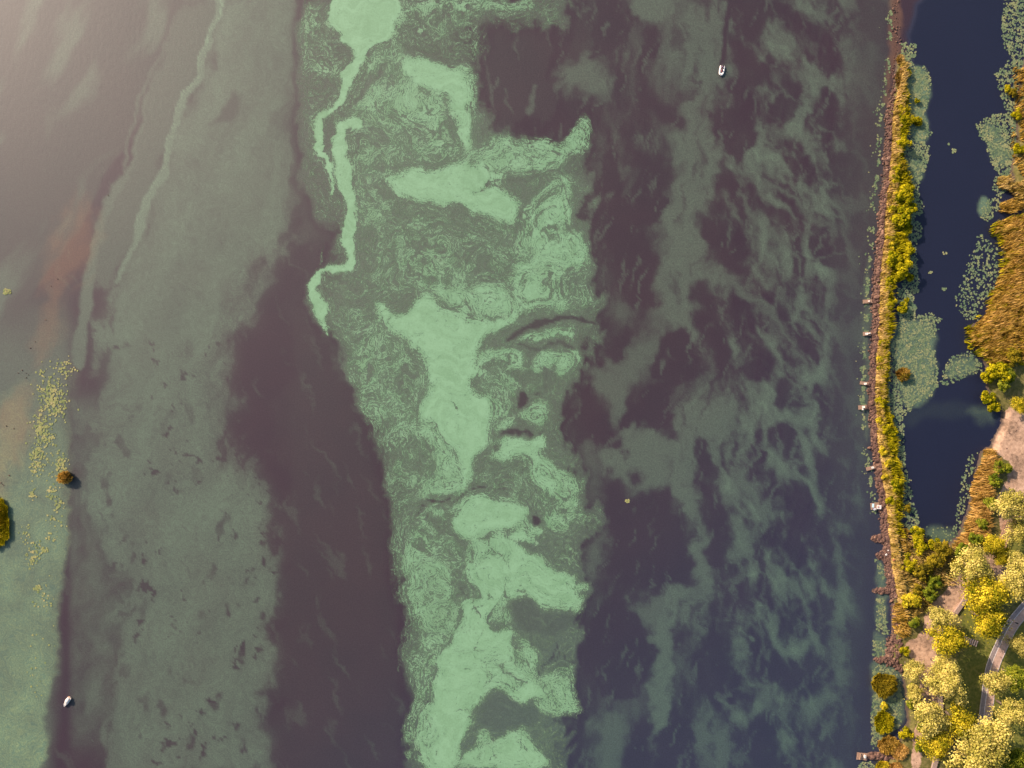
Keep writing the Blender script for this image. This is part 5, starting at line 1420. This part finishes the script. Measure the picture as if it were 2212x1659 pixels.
pad_patch([(2115, 500), (2150, 530), (2162, 600), (2132, 640), (2112, 692), (2085, 692), (2062, 660), (2075, 615), (2088, 575), (2100, 545)], 4.0, 'scattered lily clusters off the big reed bed', 0.05)
pad_patch([(2036, 810), (2050, 770), (2080, 758), (2114, 762), (2124, 800), (2060, 826), (2030, 838)], 3.6, 'lilies at the neck between channel and pond', -0.12)
pad_patch([(2093, 985), (2112, 978), (2098, 1030), (2092, 1080), (2072, 1150), (2054, 1162), (2070, 1090), (2076, 1040)], 3.6, 'narrow lily edge below the tan reed belt', -0.05)
pad_patch([(2000, 1138), (2062, 1138), (2052, 1170), (2005, 1174)], 1.6, 'sparse lilies at the south end of the pond', 0.1)
pad_patch([(1889, 1208), (1904, 1212), (1914, 1250), (1902, 1258)], 3.6, 'small lily raft in the lake above the lowest spit', -0.2)
pad_patch([(1892, 1288), (1908, 1290), (1920, 1372), (1892, 1368)], 3.8, 'lily raft along the shore by the orange reeds', -0.35)
pad_patch([(1886, 1382), (1908, 1380), (1918, 1410), (1900, 1428), (1884, 1412)], 3.8, 'lily raft above the round willow clump', -0.3)
pad_patch([(1884, 1442), (1906, 1430), (1944, 1458), (1950, 1520), (1946, 1565), (1900, 1602), (1884, 1622), (1880, 1560), (1886, 1500)], 4.2, 'lily raft surrounding the round willow clump', -0.35)
pad_patch([(1848, 1700), (1852, 1650), (1880, 1644), (1895, 1660), (1890, 1700)], 4.2, 'lily raft cut by the bottom edge below the jetty', -0.35)
# thin broken line of lilies along the lake side of the dike
yy = rng.uniform(20, 1110, 3600)
xl = np.interp(yy, np.r_[0, 100, np.array(dike_l)[1:, 1]], np.r_[1934, 1936, np.array(dike_l)[1:, 0]])
xx = xl - 7 - rng.gamma(2.2, 2.6, len(yy))
ok = (pn(xx / 9, yy / 16, 461) + 0.7 * pn(xx / 4, yy / 5, 462) > 0.18) & (pn(yy / 60, yy * 0, 463) > -0.3)
pads('lily_pads', xx[ok], yy[ok], rng.uniform(.15, .36, ok.sum()), pad_mat, 'broken thin line of lilies along the lake side of the dike')
# yellow lilies in the shallows on the left
xs_, ys_ = [], []
for (cx, cy, rr, n) in [(140, 800, 20, 60), (112, 862, 26, 300), (130, 880, 20, 80), (90, 925, 18, 170), (105, 945, 14, 80), (82, 975, 16, 120), (78, 1008, 12, 60), (135, 1000, 12, 50), (112, 1062, 14, 70), (128, 1092, 10, 45), (70, 1068, 8, 22),
                        (130, 1015, 16, 40), (75, 1190, 16, 60), (70, 1215, 12, 30), (110, 1160, 10, 16), (95, 1290, 22, 26), (60, 1160, 20, 24), (90, 805, 6, 14), (86, 1460, 30, 14), (100, 1400, 26, 14), (106, 840, 34, 60), (100, 1000, 40, 70), (120, 20 + 1100, 20, 24)]:
    n = int(n * 1.7)
    xs_.append(cx + rng.normal(0, rr * 0.5, n)); ys_.append(cy + rng.normal(0, rr * 0.7, n))
xs_ = np.concatenate(xs_); ys_ = np.concatenate(ys_)
ok = pn(xs_ / 6, ys_ / 6, 471) + 0.5 * pn(xs_ / 2.5, ys_ / 2.5, 472) > -0.02
pads('yellow_lilies', xs_[ok], ys_[ok], rng.uniform(.17, .40, ok.sum()), pad_yel, 'scattered yellow lily leaves over the green shallows at left')


def clump(fx, fy, n, r, label, mat=pad_mat):
    a_ = rng.uniform(0, 6.28, n); q_ = r * np.sqrt(rng.uniform(0, 1, n))
    c = P(fx, fy, 0)
    x, y = fx + q_ * np.cos(a_), fy + q_ * np.sin(a_) * 0.7
    o = pads('lily_clump', x, y, rng.uniform(.2, .4, n), mat, label, 'water lilies')
    del o['kind']
    return o


clump(2059, 326, 12, 6, 'lone tilted lily clump in the upper channel')
clump(2039, 624, 12, 4.5, 'small round lily clump in the middle of the channel')
clump(2009, 588, 9, 4, 'small lily clump near the dike, left of the round one')
clump(2040, 547, 5, 4, 'tiny pair of lily leaves in mid channel')
clump(2022, 712, 10, 6, 'lily clump off the tip of the cream lily mat')
clump(2050, 311, 4, 2.4, 'tiny lily clump above the tilted one')
clump(15, 630, 34, 9, 'pale lily clump alone in open water by the left edge', pad_yel)
clump(97, 1188, 30, 8, 'tan lily raft in the lower left shallows', pad_yel)
clump(80, 1270, 34, 9, 'square tan lily raft near the lower left edge', pad_yel)
clump(1355, 1082, 10, 5, 'tiny pale weed raft alone in the dark lake', pad_yel)
# ------------------------------------------------------------------ boats
white_rub = plain('white_rubber', (0.80, 0.78, 0.76), 0.45, 0.06, 4.0)
grey_rub = plain('grey_floor', (0.16, 0.13, 0.17), 0.8, 0.2, 4.0)
black_pl = plain('black_plastic', (0.03, 0.03, 0.035), 0.4, 0.2, 4.0)
white_pl = plain('white_plastic', (0.66, 0.62, 0.58), 0.4, 0.05, 4.0)
blue_fab = plain('blue_fabric', (0.06, 0.14, 0.36), 0.85, 0.2, 6.0)
pink_pl = plain('pink_plastic', (0.75, 0.30, 0.26), 0.5, 0.1, 4.0)
steel = plain('steel_tube', (0.45, 0.45, 0.46), 0.35, 0.1, 5.0, 0.8)
sky_fab = plain('pale_blue_fabric', (0.45, 0.68, 0.74), 0.85, 0.12, 6.0)


def bmo(name, parent, mats, fn, smooth=False, bevel=0.0, loc=(0, 0, 0), rot=(0, 0, 0)):
    bm = bmesh.new()
    fn(bm)
    return link(name, bm_mesh(name, bm, mats, smooth, bevel), parent, loc, rot)


p = P(1559, 153, 0.2)
root = empty('inflatable_boat', (p.x, p.y, 0.0), math.radians(169), (1.02, 1.02, 1.0))      # bow towards +y of the boat
path = [(-0.62, -1.75), (-0.64, -1.35), (-0.64, -0.6), (-0.63, 0.2), (-0.56, 0.85), (-0.36, 1.35), (0, 1.56), (0.36, 1.35), (0.56, 0.85), (0.63, 0.2), (0.64, -0.6), (0.64, -1.35), (0.62, -1.75)]
bmo('tube', root, white_rub, lambda bm: tube(bm, [(x, y, 0.22 + 0.10 * max(0, y) ** 2 / 2.4) for x, y in path], [0.06] + [0.25] * 11 + [0.06], 10), True)
bmo('floor', root, grey_rub, lambda bm: box(bm, (0, -0.25, 0.12), (1.0, 2.3, 0.08)), False, 0.02)
bmo('bow_deck', root, white_rub, lambda bm: box(bm, (0, 1.05, 0.40), (0.75, 0.45, 0.05)), False, 0.02)
for y in (-0.15, -1.1):
    bmo('thwart', root, white_pl, lambda bm: box(bm, (0, y, 0.38), (1.02, 0.24, 0.05)), False, 0.015)
bmo('transom', root, wood, lambda bm: box(bm, (0, -1.36, 0.32), (0.95, 0.06, 0.42)), False, 0.01)
m = bmo('outboard_motor', root, black_pl, lambda bm: box(bm, (0, -1.62, 0.62), (0.24, 0.36, 0.32)), False, 0.06)
bmo('shaft', m, black_pl, lambda bm: tube(bm, [(0, -1.58, 0.5), (0, -1.62, -0.35)], [0.05, 0.04], 6))
bmo('tiller', m, black_pl, lambda bm: tube(bm, [(0, -1.5, 0.62), (0.1, -1.1, 0.66)], [0.02, 0.025], 6))
tag(root, 'small white inflatable boat heading down the lake, clear wake behind', 'boat')
boat1 = root


def hull_mesh(L, W, Hh):
    st = [(-0.5, 0.72), (-0.42, 0.92), (-0.2, 1.0), (0.1, 0.86), (0.3, 0.58), (0.44, 0.26), (0.5, 0.03)]
    bm = bmesh.new(); rings = []
    for (t, w) in st:
        y = t * L; hw = w * W / 2; sh = 0.12 * max(0, t) ** 2 * 4
        rings.append([bm.verts.new(c) for c in ((-hw, y, Hh + sh), (-hw * .8, y, Hh * .35), (0, y, -0.12), (hw * .8, y, Hh * .35), (hw, y, Hh + sh), (hw * .8, y, Hh + sh), (0, y, Hh * .45), (-hw * .8, y, Hh + sh))])
    for a, c in zip(rings[:-1], rings[1:]):
        for k in range(8): bm.faces.new((a[k], a[(k + 1) % 8], c[(k + 1) % 8], c[k]))
    bm.faces.new(rings[0][::-1]); bm.faces.new(rings[-1])
    bmesh.ops.recalc_face_normals(bm, faces=bm.faces)
    return bm


p = P(145, 1516, 0.3)
root = empty('covered_boat', (p.x, p.y, 0.0), math.radians(146), (1.0, 1.0, 1.0))
link('hull', bm_mesh('hull', hull_mesh(3.6, 1.5, 0.5), white_pl, True), root)


def dome(bm):
    bmesh.ops.create_uvsphere(bm, u_segments=14, v_segments=8, radius=1.0, matrix=Matrix.Translation((0, -0.55, 0.62)) @ Matrix.Diagonal((0.78, 0.95, 0.55, 1)))


bmo('canopy', root, white_pl, dome, True)
bmo('foredeck', root, white_pl, lambda bm: box(bm, (0, 0.75, 0.58), (0.62, 0.9, 0.06)), False, 0.02)
bmo('rub_rail', root, plain('orange_rail', (0.75, 0.28, 0.06), 0.6, 0.1, 4), lambda bm: tube(bm, [(-0.56, -1.82, 0.5), (-0.1, -1.88, 0.5), (0.1, -1.88, 0.5), (0.56, -1.82, 0.5)], [0.06] * 4, 6), True)
bmo('mooring_cleat', root, steel, lambda bm: tube(bm, [(-0.08, 1.2, 0.66), (0.08, 1.2, 0.66)], [0.025, 0.025], 6))
tag(root, 'small white boat with rounded canopy, narrow bow down left, in the lower left water', 'boat')

# ------------------------------------------------------------------ people
skin_m = plain('skin', (0.55, 0.33, 0.24), 0.6, 0.08, 8.0)


def person(loc, rz, pose, shirt, legs, hair, label, sc=1.0):
    root = empty('person', loc, rz, (sc, sc, sc))
    if pose == 'stand':
        J = {'pel': (0, 0, .95), 'ch': (0, .01, 1.3), 'nk': (0, 0, 1.5), 'hd': (0, .02, 1.6), 'tp': (0, .02, 1.75)}
        leg = lambda s: [(.10 * s, 0, .88), (.11 * s, .10 * s, .48), (.11 * s, .06 * s - .04, .08), (.12 * s, .06 * s + .16, .04)]
        arm = lambda s: [(.19 * s, 0, 1.42), (.25 * s, -.08 * s, 1.14), (.25 * s, .06 - .12 * s, .90), (.24 * s, .10 - .12 * s, .80)]
    else:
        J = {'pel': (0, 0, .50), 'ch': (0, .02, .86), 'nk': (0, .05, 1.06), 'hd': (0, .09, 1.16), 'tp': (0, .11, 1.31)}
        leg = lambda s: [(.10 * s, .06, .48), (.13 * s, .46, .50), (.13 * s, .52, .08), (.14 * s, .70, .05)]
        arm = lambda s: [(.19 * s, .02, .98), (.27 * s, .10, .72), (.16 * s, .34, .62), (.12 * s, .42, .60)]
    V = [J['pel'], J['ch'], J['nk'], J['hd'], J['tp']]; R_ = [(.15, .11), (.16, .11), (.055, .055), (.085, .095), (.07, .08)]
    E = [(0, 1), (1, 2), (2, 3), (3, 4)]

    def chain(pts, rr, root_i):
        prev = root_i
        for q, r in zip(pts, rr):
            V.append(q); R_.append((r, r)); E.append((prev, len(V) - 1)); prev = len(V) - 1
        return prev
    for s in (-1, 1):
        chain(leg(s), [.085, .06, .042, .035], 0)
        a_ = arm(s)
        h = chain(a_, [.055, .042, .032, .036], 1)
        d = (Vector(a_[-1]) - Vector(a_[-2])).normalized(); sd = d.cross(Vector((0, 1, 0.3))).normalized()
        for k, (o, ln) in enumerate(((-.030, .075), (-.010, .085), (.010, .080), (.030, .062))):
            b0 = Vector(a_[-1]) + d * .04 + sd * o
            chain([tuple(b0), tuple(b0 + d * ln * .6), tuple(b0 + d * ln + Vector((0, .015, 0)))], [.010, .009, .008], h)
        tb = Vector(a_[-1]) + sd * .04
        chain([tuple(tb), tuple(tb + d * .05 + sd * .02)], [.011, .009], h)
    me = bpy.data.meshes.new('body')
    me.from_pydata(V, E, [])
    me.materials.append(skin_m)
    body = link('body', me, root)
    md = body.modifiers.new('skin', 'SKIN')
    for sv, r in zip(me.skin_vertices[0].data, R_): sv.radius = r
    me.skin_vertices[0].data[0].use_root = True
    body.modifiers.new('sub', 'SUBSURF').levels = 1
    pel, ch, nk, hd, tp = (Vector(J[k]) for k in ('pel', 'ch', 'nk', 'hd', 'tp'))

    def cloth(bm):
        tube(bm, [pel + Vector((0, 0, -.04)), (pel + ch) / 2, ch + Vector((0, 0, .08)), nk - Vector((0, 0, .03))], [.185, .175, .195, .085], 12)
        for s in (-1, 1):
            a_ = arm(s); tube(bm, [ch * 0.25 + Vector(a_[0]) * .75, a_[0], Vector(a_[0]).lerp(Vector(a_[1]), .75)], [.09, .08, .068], 8)
    bmo('shirt', root, shirt, cloth, True)

    def trou(bm):
        tube(bm, [pel + Vector((0, 0, .06)), pel - Vector((0, 0, .10))], [.19, .18], 12)
        for s in (-1, 1):
            l_ = leg(s); tube(bm, [l_[0], l_[1], Vector(l_[1]).lerp(Vector(l_[2]), .8)], [.115, .082, .062], 8)
    bmo('trousers', root, legs, trou, True)

    def hr(bm):
        bmesh.ops.create_uvsphere(bm, u_segments=10, v_segments=7, radius=.118, matrix=Matrix.Translation(tp + Vector((0, -.02, -.055))) @ Matrix.Diagonal((.92, 1.05, .95, 1)))
    bmo('hair', root, hair, hr, True)

    fc = (hd + tp) / 2
    bmo('nose', root, skin_m, lambda bm: box(bm, fc + Vector((0, .105, -.03)), (.03, .035, .045)))
    for s in (-1, 1):
        bmo('ear', root, skin_m, lambda bm: box(bm, fc + Vector((.10 * s, 0, -.02)), (.025, .045, .06)))
        bmo('eye', root, black_pl, lambda bm: box(bm, fc + Vector((.035 * s, .095, .0)), (.025, .012, .014)))
    bmo('mouth', root, pink_pl, lambda bm: box(bm, (hd + tp) / 2 + Vector((0, .098, -.085)), (.05, .012, .012)))
    return tag(root, label, 'person')


cl = lambda n, c: plain(n, c, 0.85, 0.15, 7.0)
red_c, purp_c, navy_c, dark_c, white_c, tan_c = cl('red_cloth', (0.55, 0.05, 0.07)), cl('purple_cloth', (0.20, 0.09, 0.24)), cl('navy_cloth', (0.05, 0.05, 0.14)), cl('dark_cloth', (0.025, 0.02, 0.025)), cl('white_cloth', (0.80, 0.78, 0.75)), cl('tan_cloth', (0.45, 0.32, 0.22))
hair_d, hair_b = cl('dark_hair', (0.03, 0.02, 0.015)), cl('brown_hair', (0.12, 0.06, 0.03))
bl = Matrix.Rotation(math.radians(169), 4, 'Z')
for (lx, ly), sh, lg, lab, hr_ in (((0.05, -1.12), purp_c, dark_c, 'person in purple top seated at the stern of the inflatable boat', hair_d),
                                   ((-0.02, -0.12), navy_c, red_c, 'person in navy top seated amidships in the inflatable boat', hair_b)):
    w = bl @ Vector((lx * 1.02, ly * 1.02, 0))
    person((boat1.location.x + w.x, boat1.location.y + w.y, -0.02), math.radians(169), 'sit', sh, lg, hr_, lab)
pp = P(2192, 1344, 1.1)
person((pp.x, pp.y, PZ), math.radians(-50), 'stand', dark_c, dark_c, hair_d, 'person in dark clothes walking on the cycle path')
pp = P(1926, 1207, 0.9)
person((pp.x, pp.y, ground_z(1926, 1207)), math.radians(80), 'stand', red_c, navy_c, hair_b, 'person in red top standing on the dike by the stone spit')
pp = P(1988, 1477, 1.0)
person((pp.x, pp.y, ground_z(1988, 1477)), math.radians(10), 'stand', tan_c, navy_c, hair_d, 'person in tan top walking on the sandy track')

# ------------------------------------------------------------------ jetties and what stands on them
jet_wood = plain('jetty_timber', (0.30, 0.19, 0.13), 0.8, 0.25, 4.0)


def jetty(fx, fy, L, W, rz, label):
    c = P(fx, fy, 0.45)
    root = empty('jetty', (c.x, c.y, 0.0), rz)
    n = max(4, int(L / 0.3))
    bm = bmesh.new(); box(bm, (0, 0, 0), (L / n - 0.03, W, 0.05)); pm = bm_mesh('plank', bm, jet_wood)
    for i in range(n):
        link('plank', pm, root, ((i + .5) / n * L - L / 2, 0.02 * ((i * 7) % 3 - 1), 0.45 + 0.006 * (i % 2)))
    for s in (-1, 1):
        bmo('bearer', root, wood_d, lambda bm: box(bm, (0, s * W * .36, 0.36), (L * .96, 0.1, 0.12)))
        for e in (-1, 1):
            bmo('post', root, wood_d, lambda bm: tube(bm, [(e * L * .42, s * W * .42, -1.2), (e * L * .42, s * W * .42, 0.43)], [.08, .07], 7))
    return tag(root, label, 'jetty', 'small timber fishing jetties along the dike')


def chair(fx, fy, rz, label, z=0.49, mat=white_pl):
    c = P(fx, fy, z + .4)
    root = empty('folding_chair', (c.x, c.y, z), rz)
    bmo('seat', root, mat, lambda bm: box(bm, (0, 0, .42), (.62, .60, .04)), False, .012)
    bmo('backrest', root, mat, lambda bm: box(bm, (0, -.33, .72), (.62, .05, .50)), False, .012)
    for sx in (-1, 1):
        for sy in (-1, 1):
            bmo('leg', root, steel, lambda bm: tube(bm, [(sx * .27, sy * .26, 0), (sx * .27, sy * .22, .42)], [.018, .018], 6))
        bmo('armrest', root, mat, lambda bm: box(bm, (sx * .32, -.02, .60), (.06, .5, .03)), False, .008)
    return tag(root, label, 'chair')


def cool_box(fx, fy, rz, label, mat=white_pl, z=0.49, sc=1.0):
    c = P(fx, fy, z + .2)
    root = empty('cool_box', (c.x, c.y, z), rz, (sc, sc, sc))
    bmo('tub', root, mat, lambda bm: box(bm, (0, 0, .17), (.60, .40, .34)), False, .03)
    bmo('lid', root, white_pl, lambda bm: box(bm, (0, 0, .375), (.63, .43, .06)), False, .02)
    bmo('handle', root, steel, lambda bm: tube(bm, [(-.32, 0, .26), (-.34, 0, .44), (.34, 0, .44), (.32, 0, .26)], [.015] * 4, 6))
    return tag(root, label, 'cool box')


jl = 'timber jetty on the lake side of the dike, %s from the top'
jets = [(1874, 651, 3.2, 1.25, 0.05, 'first'), (1873, 721, 2.8, 1.3, 0.0, 'second'), (1867, 828, 3.0, 1.1, -0.15, 'third'), (1863, 880, 2.8, 1.4, 0.05, 'fourth'), (1881, 1011, 3.2, 1.2, 0.25, 'fifth'), (1890, 1093, 3.0, 2.2, 0.1, 'sixth'), (1862, 1634, 3.6, 2.4, -0.1, 'lowest')]
for a in jets:
    jetty(*a[:5], (jl % a[5]) if a[5] != 'lowest' else 'wide timber jetty near the bottom edge of the picture')
person((P(1878, 650.5, .9).x, P(1878, 650.5, .9).y, 0.05), math.radians(90), 'sit', white_c, tan_c, hair_b, 'person in white top sitting on the first jetty from the top')
chair(1871, 721, math.radians(90), 'white chair on the second jetty from the top')
cool_box(1878, 720, 0.3, 'white cool box on the second jetty from the top')
chair(1868, 829, math.radians(100), 'white chair on the third jetty from the top')
chair(1864, 879, math.radians(90), 'white chair on the fourth jetty from the top')
cool_box(1864, 884, 1.5, 'white cool box beside the chair on the fourth jetty')
chair(1884, 1010, math.radians(110), 'white chair on the fifth jetty from the top')
# white table, pink bowl, blue bag, pale towel on the sixth jetty
c = P(1898, 1095, .9)
root = empty('camp_table', (c.x, c.y, .49), -0.1)
bmo('table_top', root, white_pl, lambda bm: box(bm, (0, 0, .66), (1.55, 1.35, .05)), False, .015)
for sx in (-1, 1):
    for sy in (-1, 1):
        bmo('leg', root, steel, lambda bm: tube(bm, [(sx * .68, sy * .58, -.1), (sx * .62, sy * .54, .64)], [.02, .02], 6))
tag(root, 'square white camp table on the sixth jetty from the top', 'table')
c2 = P(1896.5, 1094.5, 1.2)
root = empty('bowl', (c2.x, c2.y, 1.178))


def bowl(bm):
    tube(bm, [(0, 0, 0), (0, 0, .02), (0, 0, .14)], [.16, .2, .3], 16, True)


bmo('bowl_shell', root, pink_pl, bowl, True)
bmo('rim', root, white_pl, lambda bm: tube(bm, [(math.cos(t) * .30, math.sin(t) * .30, .145) for t in np.linspace(0, 6.2832, 17)], [.015] * 17, 5, False))
tag(root, 'pink bowl on the white camp table', 'bowl')
cool_box(1889, 1100, 0.4, 'blue cool box beside the white camp table', blue_fab, .49, 1.3)
c = P(1886, 1092, .5)
me = bpy.data.meshes.new('towel')
tv = [(i / 6 * 1.3 - .65, j / 3 * .7 - .35, .02 + .015 * math.sin(i * 2.1 + j)) for j in range(4) for i in range(7)]
me.from_pydata(tv, [], [(j * 7 + i, j * 7 + i + 1, j * 7 + i + 8, j * 7 + i + 7) for j in range(3) for i in range(6)])
me.materials.append(sky_fab)
t = link('towel', me, None, (c.x, c.y, .49), (0, 0, 1.5)); t.modifiers.new('thick', 'SOLIDIFY').thickness = .015
tag(t, 'pale blue towel laid on the sixth jetty from the top', 'towel')
# lowest jetty: a bench and a white cool box
c = P(1858, 1633, .8)
root = empty('bench', (c.x, c.y, .49), 1.45)
bmo('seat', root, jet_wood, lambda bm: box(bm, (0, 0, .45), (1.9, .4, .05)), False, .01)
bmo('backrest', root, jet_wood, lambda bm: box(bm, (0, .24, .75), (1.9, .05, .35)), False, .01)
for sx in (-1, 1): bmo('leg', root, wood_d, lambda bm: box(bm, (sx * .8, 0.02, .21), (.08, .42, .42)))
tag(root, 'timber bench at the outer end of the lowest jetty', 'bench')
cool_box(1868, 1634, 1.5, 'white cool box in the middle of the lowest jetty', white_pl, .49, 1.5)
cool_box(1914, 1198, .8, 'white cool box on the upper round stone spit', white_pl, ground_z(1914, 1198) + .25, 1.1)
cool_box(1919, 1189, .2, 'small white box on the dike above the red topped person', white_pl, ground_z(1919, 1189) + .15, .7)
# stone causeways carrying the jetties
xs_, ys_ = [], []
for (fx, fy, L, W, rz, nm) in jets[:6]:
    n = 42
    s = rng.uniform(0, 1, n)
    ex = np.interp(fy, dl[:, 1], dl[:, 0]) + 6
    xs_.append(fx + 3 + s * (ex - fx - 3)); ys_.append(fy + rng.normal(0, 2.2, n) * (0.6 + 0.6 * s) - s * rz * (ex - fx))
xs_ = np.concatenate(xs_); ys_ = np.concatenate(ys_)
stones('causeway_stones', xs_, ys_, rng.gamma(5, 0.055, len(xs_)) + 0.1, 'brown stone causeways leading from the dike to the jetties')
# litter of pale stones in the shallow water at left
xs_ = np.array([30, 14, 48, 62, 99, 76, 66, 20, 8, 2, 5, 110, 125, 40, 57, 57, 234]); ys_ = np.array([926, 920, 800, 810, 691, 738, 752, 1027, 1048, 1043, 1046, 618, 603, 806, 806, 816, 422])
stones('pale_stones', xs_.astype(float), ys_.astype(float), np.full(len(xs_), .22), 'pale stone tips breaking the surface at left')
